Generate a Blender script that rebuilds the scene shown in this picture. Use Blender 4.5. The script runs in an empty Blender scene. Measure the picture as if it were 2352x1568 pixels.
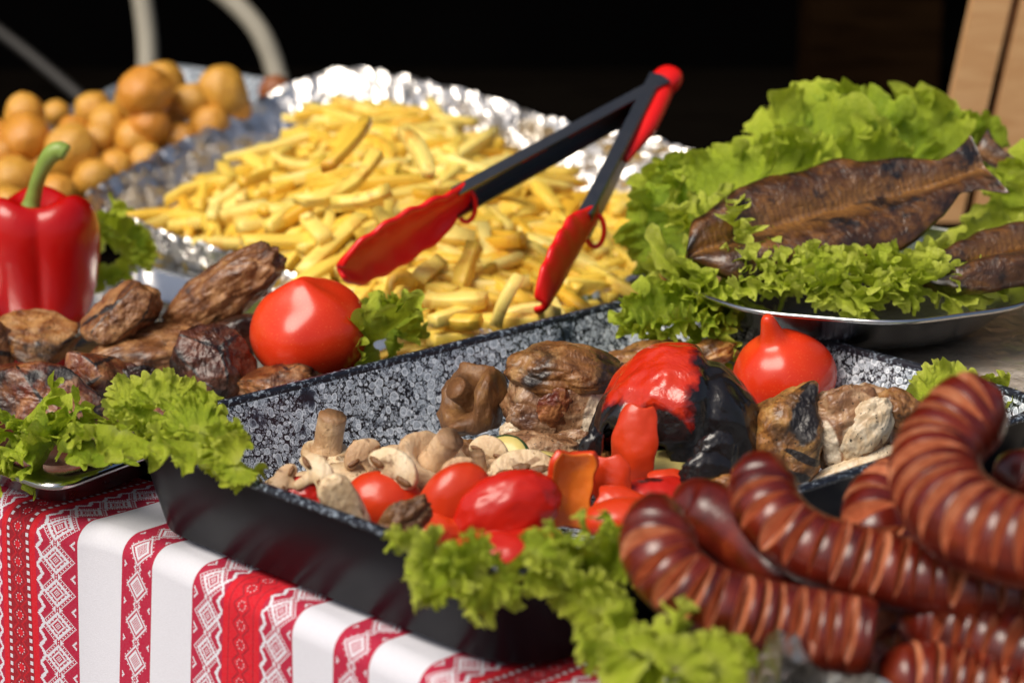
import bpy, bmesh, math, random
import numpy as np
from mathutils import Vector, Matrix

scene = bpy.context.scene
col = scene.collection
rng = random.Random(7)

# ------------------------------------------------------------------ camera
PITCH = math.radians(16.0)
CAM = np.array([0.0, -1.49, 0.492])
cam_data = bpy.data.cameras.new('camera')
cam_data.lens = 85; cam_data.sensor_width = 36
cam_data.clip_start = 0.05; cam_data.clip_end = 60
cam_data.dof.use_dof = True
cam_data.dof.focus_distance = 1.45
cam_data.dof.aperture_fstop = 5.6
cam = bpy.data.objects.new('camera', cam_data); col.objects.link(cam)
cam.location = CAM.tolist(); cam.rotation_euler = (math.pi/2 - PITCH, 0, 0)
scene.camera = cam
# ------------------------------------------------------------------ light
SUN = Vector((-0.45, -0.42, 0.80)).normalized()
world = bpy.data.worlds.new('World'); scene.world = world; world.use_nodes = True
wn, wl = world.node_tree.nodes, world.node_tree.links
sky = wn.new('ShaderNodeTexSky'); sky.sky_type = 'NISHITA'; sky.sun_disc = False
sky.sun_elevation = math.asin(SUN.z); sky.sun_rotation = math.atan2(SUN.x, SUN.y)
bg = wn['Background']; sky.dust_density = 4.0; sky.air_density = 1.0; sky.ozone_density = 1.0
bg.inputs['Strength'].default_value = 0.045
wl.new(sky.outputs[0], bg.inputs['Color'])
sd = bpy.data.lights.new('sun', 'SUN'); sd.energy = 1.5; sd.angle = math.radians(34); sd.color = (1.0, 0.92, 0.80)
sun = bpy.data.objects.new('sun', sd); col.objects.link(sun)
sun.rotation_euler = SUN.to_track_quat('Z', 'Y').to_euler(); sun.location = (-1, -2, 2.5)
scene.view_settings.view_transform = 'Standard'; scene.view_settings.look = 'None'
scene.view_settings.exposure = 1.12; scene.view_settings.gamma = 1
scene.view_settings.use_curve_mapping = False
scene.cycles.use_denoising = True
scene.cycles.max_bounces = 8
scene.cycles.transparent_max_bounces = 8
scene.cycles.sample_clamp_indirect = 6

# ------------------------------------------------------------------ surveying helpers
FPX = 85/36*2352
def _ray(x, y):
    u = (x-1176)/FPX; v = -(y-784)/FPX
    return np.array([u, math.cos(PITCH)+v*math.sin(PITCH), -math.sin(PITCH)+v*math.cos(PITCH)])
def at(x, y, z):                      # point of the survey at height z
    d = _ray(x, y); return CAM+d*((z-CAM[2])/d[2])
def aty(x, y, Y):                     # point of the survey at depth Y
    d = _ray(x, y); return CAM+d*((Y-CAM[1])/d[1])
def mpp(P):                           # metres per survey unit at P
    q = np.asarray(P)-CAM
    return (q[1]*math.cos(PITCH)-q[2]*math.sin(PITCH))/FPX

# ------------------------------------------------------------------ noise
def perlin(P, seed=0):
    P = np.asarray(P, float); I = np.floor(P).astype(np.int64); F = P-I
    w = F*F*F*(F*(F*6-15)+10)
    out = 0
    for dx in (0, 1):
        for dy in (0, 1):
            for dz in (0, 1):
                h = (I[:, 0]+dx)*374761393+(I[:, 1]+dy)*668265263+(I[:, 2]+dz)*2147483647+seed*1274126177
                h = (h ^ (h >> 13))*1274126177 & 0xffffffff
                h = h ^ (h >> 16)
                a = (h & 0xffff)/65535*2*math.pi; c = ((h >> 8) & 0xffff)/65535*2-1
                s = np.sqrt(1-c*c)
                g = (s*np.cos(a))*(F[:, 0]-dx)+(s*np.sin(a))*(F[:, 1]-dy)+c*(F[:, 2]-dz)
                ww = (w[:, 0] if dx else 1-w[:, 0])*(w[:, 1] if dy else 1-w[:, 1])*(w[:, 2] if dz else 1-w[:, 2])
                out = out+ww*g
    return out
def fbm(P, o=4, seed=0, gain=.5):
    P = np.asarray(P, float); r = 0; a = 1
    for i in range(o):
        r = r+a*perlin(P*2**i+i*17.3, seed+i); a *= gain
    return r
def ridged(P, o=3, seed=0):
    P = np.asarray(P, float); r = 0; a = 1
    for i in range(o):
        r = r+a*(1-2.6*np.abs(perlin(P*2**i+i*11.7, seed+i))); a *= .5
    return r

# ------------------------------------------------------------------ object helpers
def mesh_data(name, V, Fc, smooth=True, attr=None):
    me = bpy.data.meshes.new(name)
    me.from_pydata(np.asarray(V, float).tolist(), [], [list(map(int, f)) for f in Fc])
    if smooth: me.polygons.foreach_set('use_smooth', [True]*len(me.polygons))
    if attr is not None:
        for k, a in attr.items():
            at_ = me.attributes.new(k, 'FLOAT', 'POINT'); at_.data.foreach_set('value', np.asarray(a, float))
    me.update(); return me
def put(name, me, mats, parent=None, loc=(0, 0, 0), M=None):
    o = bpy.data.objects.new(name, me); col.objects.link(o)
    if not isinstance(mats, (list, tuple)): mats = [mats]
    if len(me.materials) == 0:
        for m in mats: me.materials.append(m)
    if parent is not None: o.parent = parent
    if M is not None: o.matrix_local = M
    else: o.location = tuple(float(c) for c in loc)
    return o
def tag(o, label, cat, group=None):
    o['label'] = label; o['category'] = cat
    if group: o['group'] = group
    return o
def thing(name, label, cat, loc, group=None):
    o = bpy.data.objects.new(name, None); o.empty_display_size = .02; col.objects.link(o)
    o.location = tuple(float(c) for c in loc); return tag(o, label, cat, group)
def structure(o): o['kind'] = 'structure'; return o
def basis(x=None, y=None, z=None):
    """rotation matrix rows->cols with first given axis exact"""
    def n(v): v = np.asarray(v, float); return v/np.linalg.norm(v)
    if y is not None and z is not None:
        y = n(y); z = np.asarray(z, float); z = n(z-y*np.dot(y, z)); x = np.cross(y, z)
    elif x is not None and z is not None:
        x = n(x); z = np.asarray(z, float); z = n(z-x*np.dot(x, z)); y = np.cross(z, x)
    return np.array([x, y, z]).T
def mat4(R, loc, s=(1, 1, 1)):
    M = np.eye(4); M[:3, :3] = R*np.asarray(s, float); M[:3, 3] = loc
    return Matrix(M.tolist())
def euler(rx, ry, rz):
    return np.array(Matrix(__import__('mathutils').Euler((rx, ry, rz)).to_matrix()))
_ico = {}
def ico(n):
    if n not in _ico:
        bm = bmesh.new(); bmesh.ops.create_icosphere(bm, subdivisions=n, radius=1)
        bm.verts.ensure_lookup_table()
        _ico[n] = (np.array([v.co[:] for v in bm.verts]), [[v.index for v in f.verts] for f in bm.faces]); bm.free()
    return _ico[n][0].copy(), _ico[n][1]
def grid_faces(nu, nv, wrap_u=False):
    F = []
    for j in range(nv-1):
        for i in range(nu if wrap_u else nu-1):
            a = j*nu+i; b = j*nu+(i+1) % nu
            F.append((a, b, b+nu, a+nu))
    return F
def spline(pts, n):
    pts = [np.asarray(p, float) for p in pts]
    P = [2*pts[0]-pts[1]]+pts+[2*pts[-1]-pts[-2]]
    out = []
    m = len(pts)-1
    for k in range(n):
        t = k/(n-1)*m; i = min(int(t), m-1); t -= i
        a, b, c, d = P[i], P[i+1], P[i+2], P[i+3]
        out.append(.5*((2*b)+(c-a)*t+(2*a-5*b+4*c-d)*t*t+(3*b-a-3*c+d)*t**3))
    return np.array(out)
def even(pts, n, over=400):
    Q = spline(pts, over); d = np.r_[0, np.cumsum(np.linalg.norm(np.diff(Q, axis=0), axis=1))]
    s = np.linspace(0, d[-1], n)
    return np.array([np.interp(s, d, Q[:, k]) for k in range(Q.shape[1])]).T, d[-1]
def tube(pts, rad, k=12, n=24, caps=True):
    C, L = even(pts, n); T = np.gradient(C, axis=0); T /= np.linalg.norm(T, axis=1)[:, None]
    up = np.array([0, 0, 1.]) if abs(T[0][2]) < .9 else np.array([1., 0, 0])
    R = np.interp(np.linspace(0, 1, n), np.linspace(0, 1, len(rad)), rad) if hasattr(rad, '__len__') else np.full(n, rad)
    V = []
    b = np.cross(T[0], up); b /= np.linalg.norm(b)
    for i in range(n):
        b = b-T[i]*np.dot(b, T[i]); b /= np.linalg.norm(b); c = np.cross(T[i], b)
        for j in range(k):
            a = 2*math.pi*j/k; V.append(C[i]+R[i]*(math.cos(a)*b+math.sin(a)*c))
    F = grid_faces(k, n, True)
    if caps: F += [tuple(range(k-1, -1, -1)), tuple((n-1)*k+j for j in range(k))]
    return np.array(V), F
def revolve(prof, k=40, lobes=None):
    """prof: list of (r,z)"""
    V = []
    for (r, z) in prof:
        for j in range(k):
            a = 2*math.pi*j/k; m = 1 if lobes is None else lobes(a, r, z)
            V.append((r*m*math.cos(a), r*m*math.sin(a), z))
    return np.array(V), grid_faces(k, len(prof), True)
def join(*parts):
    V = []; F = []; o = 0
    for v, f in parts:
        V.append(np.asarray(v)); F += [tuple(i+o for i in q) for q in f]; o += len(v)
    return np.concatenate(V), F
def box(cx, cy, cz, sx, sy, sz):
    V = [(cx+a*sx/2, cy+b*sy/2, cz+c*sz/2) for c in (-1, 1) for b in (-1, 1) for a in (-1, 1)]
    return np.array(V), [(0, 2, 3, 1), (4, 5, 7, 6), (0, 1, 5, 4), (2, 6, 7, 3), (0, 4, 6, 2), (1, 3, 7, 5)]

# ------------------------------------------------------------------ material helper
class Mt:
    def __init__(s, name, rough=.5, metal=0., spec=.5, coat=0., sss=0., ssr=(.01, .004, .002), ior=None):
        s.m = bpy.data.materials.new(name); s.m.use_nodes = True
        s.n = s.m.node_tree.nodes; s.l = s.m.node_tree.links
        s.p = s.n['Principled BSDF']
        s.p.inputs['Roughness'].default_value = rough; s.p.inputs['Metallic'].default_value = metal
        s.p.inputs['Specular IOR Level'].default_value = spec; s.p.inputs['Coat Weight'].default_value = coat
        s.p.inputs['Coat Roughness'].default_value = .12
        if sss:
            s.p.inputs['Subsurface Weight'].default_value = sss; s.p.inputs['Subsurface Radius'].default_value = ssr
            s.p.inputs['Subsurface Scale'].default_value = 1.0
        tc = s.n.new('ShaderNodeTexCoord'); s.co = tc.outputs['Object']
        oi = s.n.new('ShaderNodeObjectInfo'); s.rnd = oi.outputs['Random']
        ad = s.n.new('ShaderNodeVectorMath'); ad.operation = 'ADD'; s.l.new(s.co, ad.inputs[0])
        sc = s.n.new('ShaderNodeVectorMath'); sc.operation = 'SCALE'; sc.inputs[0].default_value = (3.1, 7.7, 5.3)
        s.l.new(s.rnd, sc.inputs['Scale']); s.l.new(sc.outputs[0], ad.inputs[1]); s.rco = ad.outputs[0]
    def set(s, k, v):
        i = s.p.inputs[k]
        if isinstance(v, bpy.types.NodeSocket): s.l.new(v, i)
        else: i.default_value = v if not (isinstance(v, tuple) and len(v) == 3) else (*v, 1)
        return s
    def _in(s, sock, v):
        if isinstance(v, bpy.types.NodeSocket): s.l.new(v, sock)
        elif isinstance(v, tuple) and len(v) == 3 and sock.type == 'RGBA': sock.default_value = (*v, 1)
        else: sock.default_value = v
    def noise(s, scale, detail=4, rough=.55, dist=0, vec=None, color=False):
        n = s.n.new('ShaderNodeTexNoise'); s.l.new(vec or s.rco, n.inputs['Vector'])
        n.inputs['Scale'].default_value = scale; n.inputs['Detail'].default_value = detail
        n.inputs['Roughness'].default_value = rough; n.inputs['Distortion'].default_value = dist
        return n.outputs['Color' if color else 'Fac']
    def voro(s, scale, feature='F1', vec=None, rand=1., out='Distance'):
        n = s.n.new('ShaderNodeTexVoronoi'); n.feature = feature; s.l.new(vec or s.rco, n.inputs['Vector'])
        n.inputs['Scale'].default_value = scale; n.inputs['Randomness'].default_value = rand
        return n if out is None else n.outputs[out]
    def wave(s, scale, dist=3, detail=2, vec=None, dirn='X'):
        n = s.n.new('ShaderNodeTexWave'); n.bands_direction = dirn; s.l.new(vec or s.rco, n.inputs['Vector'])
        n.inputs['Scale'].default_value = scale; n.inputs['Distortion'].default_value = dist
        n.inputs['Detail'].default_value = detail; return n.outputs['Fac']
    def mth(s, op, a, b=0., c=0.):
        n = s.n.new('ShaderNodeMath'); n.operation = op
        for i, v in enumerate((a, b, c)): s._in(n.inputs[i], v)
        return n.outputs[0]
    def ss(s, x, a, b):
        n = s.n.new('ShaderNodeMapRange'); n.interpolation_type = 'SMOOTHSTEP'
        s._in(n.inputs[0], x); s._in(n.inputs[1], a); s._in(n.inputs[2], b); return n.outputs[0]
    def ramp(s, fac, stops, interp='LINEAR'):
        n = s.n.new('ShaderNodeValToRGB'); s.l.new(fac, n.inputs[0]); e = n.color_ramp.elements
        n.color_ramp.interpolation = interp
        while len(e) < len(stops): e.new(.5)
        for q, (p, c) in zip(e, stops): q.position = p; q.color = (*c, 1)
        return n.outputs[0]
    def mix(s, f, a, b, blend='MIX'):
        n = s.n.new('ShaderNodeMix'); n.data_type = 'RGBA'; n.blend_type = blend
        s._in(n.inputs[0], f); s._in(n.inputs[6], a); s._in(n.inputs[7], b); return n.outputs[2]
    def attr(s, name, out='Fac'):
        n = s.n.new('ShaderNodeAttribute'); n.attribute_name = name; return n.outputs[out]
    def bump(s, h, strength=.5, dist=.002, prev=None):
        n = s.n.new('ShaderNodeBump'); n.inputs['Strength'].default_value = strength; n.inputs['Distance'].default_value = dist
        s.l.new(h, n.inputs['Height'])
        if prev is not None: s.l.new(prev, n.inputs['Normal'])
        s.l.new(n.outputs[0], s.p.inputs['Normal']); s.nrm = n.outputs[0]; return n.outputs[0]
    def xyz(s):
        n = s.n.new('ShaderNodeSeparateXYZ'); s.l.new(s.co, n.inputs[0]); return n.outputs

def simple(name, c, rough=.5, metal=0., var=.12, vs=60, bump=.0, bs=300, **kw):
    m = Mt(name, rough, metal, **kw)
    f = m.noise(vs); m.set('Base Color', m.mix(f, tuple(x*(1-var) for x in c), tuple(min(1, x*(1+var)) for x in c)))
    if bump: m.bump(m.noise(bs), bump, .001)
    return m.m

# --- materials
def mk_steel(name, base=.62, rough=.16):
    m = Mt(name, rough, 1.0)
    n = m.noise(35, 3); m.set('Base Color', m.mix(n, (base*.93,)*3, (base, base*.985, base*.96)))
    m.set('Roughness', m.mth('MULTIPLY_ADD', m.noise(120, 3), .14, rough-.04))
    m.bump(m.noise(18, 2), .04, .002); return m.m
tong_steel = mk_steel('dark_reflection_steel', .20, .30); steel = mk_steel('stainless_steel'); steel_dark = mk_steel('worn_steel', .45, .26)  # tong base darkened in place of the dark stall interior it would mirror
def mk_foil():
    m = Mt('aluminium_foil', .2, 1.0)
    m.set('Base Color', (.76, .73, .69))
    v = m.voro(42, 'F1'); w = m.noise(70, 2, .5, 1.5); h = m.mth('ADD', v, m.mth('MULTIPLY', w, .6))
    m.bump(h, .45, .010); m.set('Roughness', m.mth('MULTIPLY_ADD', m.noise(60), .14, .22)); return m.m
foil = mk_foil()
def mk_granite():
    m = Mt('speckled_enamel', .3, coat=.25)
    warp = m.noise(60, 2, color=True)
    ad = m.n.new('ShaderNodeVectorMath'); ad.operation = 'MULTIPLY_ADD'
    m.l.new(warp, ad.inputs[0]); ad.inputs[1].default_value = (.006,)*3; m.l.new(m.co, ad.inputs[2]); vec = ad.outputs[0]
    tot = None
    for sc, thr, amp in ((125, .46, 1.0), (210, .54, .95), (370, .58, .9), (680, .60, .75)):
        n = m.voro(sc, vec=vec, out=None)
        sep = m.n.new('ShaderNodeSeparateColor'); m.l.new(n.outputs['Color'], sep.inputs[0])
        r = m.mth('MULTIPLY_ADD', sep.outputs[0], .40, thr-.36)      # radius per spot
        d = n.outputs['Distance']
        ins = m.ss(d, r, m.mth('SUBTRACT', r, .035))
        ring = m.mth('SUBTRACT', ins, m.ss(d, m.mth('SUBTRACT', r, .07), m.mth('SUBTRACT', r, .14)))
        speck = m.mth('MULTIPLY', m.noise(420, 4, .75), .62)
        val = m.mth('MULTIPLY', m.mth('ADD', m.mth('MULTIPLY', ring, .26), m.mth('MULTIPLY', ins, m.mth('ADD', speck, .16))), amp)
        tot = val if tot is None else m.mth('MAXIMUM', tot, val)
    grain = m.ss(m.noise(700, 4, .7), .58, .78)
    tot = m.mth('MAXIMUM', tot, m.mth('MULTIPLY', grain, .35))
    tot = m.mth('MULTIPLY', tot, m.ss(m.noise(40, 3), .15, .42))
    m.set('Base Color', m.ramp(tot, [(0, (.004, .006, .010)), (.29, (.030, .042, .065)), (.48, (.42, .48, .55)), (.72, (.82, .87, .92))]))
    m.bump(m.noise(500, 2), .08, .0006); return m.m
granite = mk_granite()
def mk_navy():
    m = Mt('dark_enamel', .30, spec=.07)
    m.set('Base Color', m.mix(m.noise(14), (.006, .006, .009), (.011, .011, .015)))
    m.set('Roughness', m.mth('MULTIPLY_ADD', m.noise(30), .15, .24)); m.bump(m.noise(900, 2), .06, .0005); return m.m
navy = mk_navy()
def mk_rim():
    m = Mt('worn_enamel_rim', .4)
    m.set('Base Color', m.mix(m.ss(m.noise(330, 4, .7), .54, .62), (.010, .012, .020), (.25, .30, .36))); return m.m
rim_mat = mk_rim()
def mk_meat(name, cols, char=.45, charc=(.012, .006, .004), scale=70, rough=.42, fat=0, bump=.8, red=None, edge=.5, palec=None):
    m = Mt(name, rough, spec=.42, coat=.38, sss=.03, ssr=(.006, .002, .001)); m.p.inputs['Coat Roughness'].default_value = .25
    n1 = m.noise(scale, 6, .62, .6); base = m.ramp(n1, [(.32, cols[0]), (.48, cols[1]), (.66, cols[2])])
    st = m.noise(scale*.55, 3, .5, 2.0)
    if red: base = m.mix(m.ss(st, .5, .68), base, red)
    if fat: base = m.mix(m.mth('MULTIPLY', m.ss(m.noise(scale*.8, 4, .6, 1.2), .6, .7), fat), base, (.62, .50, .36))
    base = m.mix(m.ss(m.mth('ADD', m.attr('pale'), m.mth('MULTIPLY_ADD', m.noise(scale*1.3, 4), .7, -.35)), .40, .58), base, m.mix(m.noise(scale*2, 4, .6, 1.5), *palec) if palec else m.mix(m.noise(scale*2, 4, .6, 1.5), tuple(.6*a_+.4*b_ for a_, b_ in zip(cols[2], (.30, .16, .07))), tuple(.45*a_+.55*b_ for a_, b_ in zip(cols[2], (.66, .46, .28)))))
    c = m.noise(scale*.36, 5, .6, .5); base = m.mix(m.ss(c, .60-.26*char, .80-.26*char), base, charc)
    base = m.mix(m.ss(m.mth('ADD', m.attr('char'), m.mth('MULTIPLY_ADD', m.noise(scale*1.5, 4), .6, -.3)), .42, .58), base, (.014, .010, .009))
    if edge:
        gn = m.n.new('ShaderNodeNewGeometry'); base = m.mix(m.mth('MULTIPLY', m.ss(gn.outputs['Pointiness'], .52, .60), edge), base, charc)
    base = m.mix(m.ss(m.noise(scale*7, 2), .66, .72), base, (.02, .013, .006))
    m.set('Base Color', base)
    m.set('Roughness', m.mth('MULTIPLY_ADD', m.noise(scale*2), .4, rough-.2))
    b = m.bump(m.noise(scale*1.5, 5, .62, 1.6), bump*.55, .004)
    fib = m.wave(scale*1.6, 12, 3); m.bump(fib, .13, .0015, b)
    return m.m
kebab_mat = mk_meat('grilled_kebab_meat', [(.045, .013, .004), (.19, .070, .020), (.42, .21, .08)], .24, bump=1.0)
pork_mat = mk_meat('grilled_pork_meat', [(.030, .008, .002), (.15, .044, .011), (.34, .14, .045)], .52)
pork_red = mk_meat('smoked_pork_meat', [(.04, .008, .002), (.14, .032, .008), (.38, .155, .052)], .5, red=(.13, .016, .005))
pork_burnt = mk_meat('burnt_pork_meat', [(.03, .009, .005), (.09, .025, .012), (.17, .06, .03)], .72, rough=.34)
pork_light = mk_meat('browned_pork_meat', [(.11, .028, .005), (.28, .10, .020), (.50, .25, .08)], .44)
stew_mat = mk_meat('roast_shank_meat', [(.085, .030, .012), (.26, .125, .055), (.50, .32, .18)], .12, charc=(.06, .02, .012), fat=.6, palec=((.56, .42, .27), (.80, .71, .56)))
stew_skin = mk_meat('roast_shank_skin', [(.07, .024, .006), (.24, .10, .028), (.42, .23, .085)], .32)
chicken_skin = mk_meat('grilled_chicken_skin', [(.12, .04, .010), (.34, .14, .032), (.56, .31, .095)], .46, charc=(.018, .012, .010))
flesh_white = mk_meat('pale_meat_fat', [(.42, .26, .13), (.62, .48, .31), (.74, .64, .49)], .22, charc=(.20, .085, .035), bump=.4, edge=.0)
fish_mat_base = None
def mk_fry():
    m = Mt('fried_potato_stick', .42, sss=.12, ssr=(.006, .003, .0008))
    a = m.ramp(m.rnd, [(0, (.74, .42, .03)), (.3, (.82, .55, .065)), (.65, (.86, .64, .12)), (1, (.88, .71, .22))])
    n = m.noise(45, 5, .65); b = m.mix(m.ss(n, .52, .76), a, (.62, .27, .02)); b = m.mix(m.ss(m.noise(420, 2), .70, .76), b, (.30, .10, .02))
    m.set('Base Color', b); m.bump(m.noise(260, 4, .6), .25, .0015); return m.m
fry_mat = mk_fry()
def mk_potato():
    m = Mt('roast_potato_skin', .32, coat=.15, sss=.08, ssr=(.006, .003, .001))
    a = m.ramp(m.rnd, [(0, (.66, .36, .05)), (.5, (.74, .40, .05)), (1, (.68, .27, .025))])
    n = m.noise(48, 5, .7, .6); b = m.mix(m.ss(n, .48, .62), a, (.40, .11, .014))
    b = m.mix(m.ss(m.noise(60, 4), .58, .75), b, (.80, .54, .17))
    m.set('Base Color', b); m.bump(m.noise(70, 5, .6), .3, .003); return m.m
potato_mat = mk_potato()
potato_brown = simple('crisp_brown_potato', (.26, .075, .015), .4, var=.4, vs=40, bump=.3, bs=90)
def mk_tomato():
    m = Mt('tomato_skin', .22, spec=.38, coat=.08, sss=.15, ssr=(.012, .003, .0015))
    n = m.noise(14, 3); b = m.ramp(n, [(.3, (.56, .022, .006)), (.55, (.68, .042, .009)), (.75, (.72, .08, .014))])
    b = m.mix(m.mth('MULTIPLY', m.ss(m.noise(900, 2), .62, .72), .35), b, (.75, .22, .06)); m.set('Base Color', b)
    m.bump(m.noise(40, 2), .03, .002); return m.m
tomato_mat = mk_tomato()
def mk_roast_red(name, c1=(.38, .008, .004), c2=(.58, .03, .008), char=.0, rough=.3):
    m = Mt(name, rough, spec=.4, coat=.08, sss=.1, ssr=(.01, .002, .001))
    b = m.mix(m.noise(26, 4), c1, c2)
    if char: b = m.mix(m.ss(m.noise(30, 4, .6), .66-.2*char, .74-.2*char), b, (.012, .005, .004))
    m.set('Base Color', b); m.bump(m.noise(55, 3, .5, 1.5), .16, .002); return m.m
roast_tomato = mk_roast_red('roast_tomato_skin', (.50, .022, .005), (.66, .06, .011))
roast_pepper = mk_roast_red('roast_pepper_skin', (.38, .006, .004), (.60, .022, .008), .35)
roast_orange = mk_roast_red('pepper_flesh_orange', (.62, .06, .008), (.80, .26, .025))
bell_mat = mk_roast_red('bell_pepper_skin', (.40, .002, .003), (.52, .006, .004), 0, .24)
def mk_char():
    m = Mt('charred_pepper_skin', .24, coat=.2, sss=.05, ssr=(.01, .002, .001))
    a = m.mth('ADD', m.attr('char'), m.mth('MULTIPLY_ADD', m.noise(38, 5, .6), 1.1, -.55))
    k = m.ss(a, .46, .54)
    red = m.mix(m.noise(60, 4, .5, 2), (.46, .012, .005), (.66, .045, .010))
    red = m.mix(m.ss(a, .30, .48), red, (.16, .008, .005))
    b = m.mix(k, red, m.mix(m.noise(90), (.006, .005, .005), (.016, .012, .012)))
    m.set('Base Color', b); h = m.bump(m.noise(40, 3, .5, 1.2), .3, .006)
    m.bump(m.noise(160, 3, .5, 2.), .2, .002, h)
    m.set('Roughness', m.mth('MULTIPLY_ADD', k, .08, .18)); return m.m
char_mat = mk_char()
def mk_mush(name, c0, c1, c2, amt=.5):
    m = Mt(name, .5, sss=.15, ssr=(.006, .004, .002))
    b = m.ramp(m.noise(45, 5, .6), [(.3, c0), (.52, c1), (.72, c2)])
    b = m.mix(m.ss(m.noise(80, 5, .6, .8), .64-.12*amt, .78-.12*amt), b, (.16, .075, .03))
    gn = m.n.new('ShaderNodeNewGeometry'); b = m.mix(m.mth('MULTIPLY', m.ss(gn.outputs['Pointiness'], .515, .57), .75), b, (.20, .085, .028))
    b = m.mix(m.ss(m.noise(260, 4, .7), .62, .72), b, (.24, .12, .045))
    m.set('Base Color', b); h = m.bump(m.noise(100, 5, .65, 1.5), .38, .003); m.bump(m.wave(70, 14, 4), .15, .0015, h); return m.m
mush_pale = mk_mush('mushroom_flesh', (.46, .28, .13), (.72, .54, .33), (.82, .68, .48), .5)
mush_cap = mk_mush('mushroom_cap', (.38, .20, .09), (.66, .45, .26), (.78, .58, .38), .5)
mush_dark = mk_mush('roasted_mushroom', (.05, .017, .005), (.16, .068, .020), (.32, .16, .05), .8)
zuc_flesh = simple('courgette_flesh', (.62, .50, .16), .4, var=.25, vs=110, bump=.3, bs=200)
zuc_skin = simple('courgette_skin', (.022, .055, .012), .3, var=.4, vs=90)
stem_green = simple('pepper_stem', (.23, .33, .06), .45, var=.25, vs=60, bump=.2, bs=200)
def mk_lettuce(name, dark, mid, lite):
    m = Mt(name, .36, spec=.5)
    v = m.attr('edge'); n = m.noise(38, 4)
    t = m.mth('ADD', m.mth('MULTIPLY', v, .75), m.mth('MULTIPLY_ADD', n, .7, -.25))
    b = m.ramp(t, [(.0, (.55, .60, .26)), (.3, mid), (.55, dark), (.8, mid), (1., lite)])
    b = m.mix(m.mth('MULTIPLY', m.ss(m.voro(85, 'DISTANCE_TO_EDGE'), .07, .0), .35), b, (.50, .58, .20))
    m.set('Base Color', b)
    h = m.bump(m.noise(55, 4, .6, .8), .6, .005); m.bump(m.voro(110, 'SMOOTH_F1'), .4, .002, h)
    tr = m.n.new('ShaderNodeBsdfTranslucent'); m.l.new(m.mix(.6, b, (.58, .68, .03)), tr.inputs['Color']); m.l.new(m.nrm, tr.inputs['Normal'])
    mx = m.n.new('ShaderNodeMixShader'); mx.inputs[0].default_value = .36
    m.l.new(m.p.outputs[0], mx.inputs[1]); m.l.new(tr.outputs[0], mx.inputs[2])
    m.l.new(mx.outputs[0], m.n['Material Output'].inputs['Surface']); return m.m
let_bright = mk_lettuce('lettuce_leaf_bright', (.38, .52, .012), (.60, .72, .040), (.80, .86, .14))
let_deep = mk_lettuce('lettuce_leaf_deep', (.24, .40, .010), (.42, .57, .022), (.66, .76, .08))
let_pale = mk_lettuce('lettuce_leaf_pale', (.54, .66, .026), (.74, .82, .085), (.86, .90, .24))
def mk_skin():
    m = Mt('sausage_casing', .28, coat=.2, sss=.05, ssr=(.008, .002, .001))
    b = m.ramp(m.noise(45, 4), [(.3, (.050, .004, .002)), (.55, (.12, .010, .004)), (.75, (.22, .030, .008))])
    m.set('Base Color', b); m.bump(m.noise(120, 4, .6), .25, .0015); return m.m
saus_skin = mk_skin()
def mk_cut():
    m = Mt('sausage_cut_face', .34, spec=.6, sss=.1, ssr=(.006, .002, .001))
    b = m.ramp(m.noise(110, 5, .65), [(.3, (.38, .10, .042)), (.52, (.56, .20, .095)), (.72, (.70, .34, .19))])
    m.set('Base Color', b); m.bump(m.noise(300, 4, .6), .35, .001); return m.m
saus_cut = mk_cut()
silicone = simple('red_silicone', (.76, .010, .008), .32, var=.1, vs=20, sss=.1, ssr=(.01, .002, .002))
hose_mat = simple('grey_beige_rubber_hose', (.36, .33, .26), .6, var=.1)
black_cable = simple('black_rubber', (.02, .018, .016), .6)
wall_mat = simple('shaded_stall_black', (.0022, .0020, .0020), .95, var=.5, vs=4, spec=.0)  # shade of the unlit stall interior put into a near-black colour
wood_grey = None
def mk_wood(name, a, b, sc=12, rough=.55, spec=.4):
    m = Mt(name, rough, spec=spec)
    mp = m.n.new('ShaderNodeMapping'); mp.inputs['Scale'].default_value = (1, 12, 6); m.l.new(m.co, mp.inputs[0])
    n = m.noise(sc, 6, .65, .8, vec=mp.outputs[0]); m.set('Base Color', m.mix(m.ss(n, .3, .7), a, b)); m.bump(n, .2, .001); return m.m
board_mat = mk_wood('weathered_grey_wood', (.50, .44, .37), (.72, .65, .57))
crate_mat = mk_wood('light_pine_board', (.52, .27, .11), (.64, .38, .18), 9)
table_mat = mk_wood('dark_table_wood', (.002, .0015, .0012), (.005, .004, .003), spec=.0)
brown_dark = mk_wood('dark_brown_wood', (.004, .002, .001), (.014, .007, .003), 6, spec=.0)
def mk_film():
    m = Mt('cling_film', .12)
    n = m.n; gl = n.new('ShaderNodeBsdfGlossy'); gl.inputs['Roughness'].default_value = .14
    tr = n.new('ShaderNodeBsdfTransparent'); mx = n.new('ShaderNodeMixShader')
    h = m.noise(70, 4, .6, 3.); bm = m.bump(m.mth('ADD', h, m.mth('MULTIPLY', m.voro(60), .6)), .6, .006); m.l.new(bm, gl.inputs['Normal'])
    lw = n.new('ShaderNodeFresnel'); lw.inputs['IOR'].default_value = 1.35; m.l.new(bm, lw.inputs['Normal'])
    m.l.new(lw.outputs[0], mx.inputs[0]); m.l.new(tr.outputs[0], mx.inputs[1]); m.l.new(gl.outputs[0], mx.inputs[2])
    m.l.new(mx.outputs[0], n['Material Output'].inputs['Surface']); return m.m
film_mat = mk_film()
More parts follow.
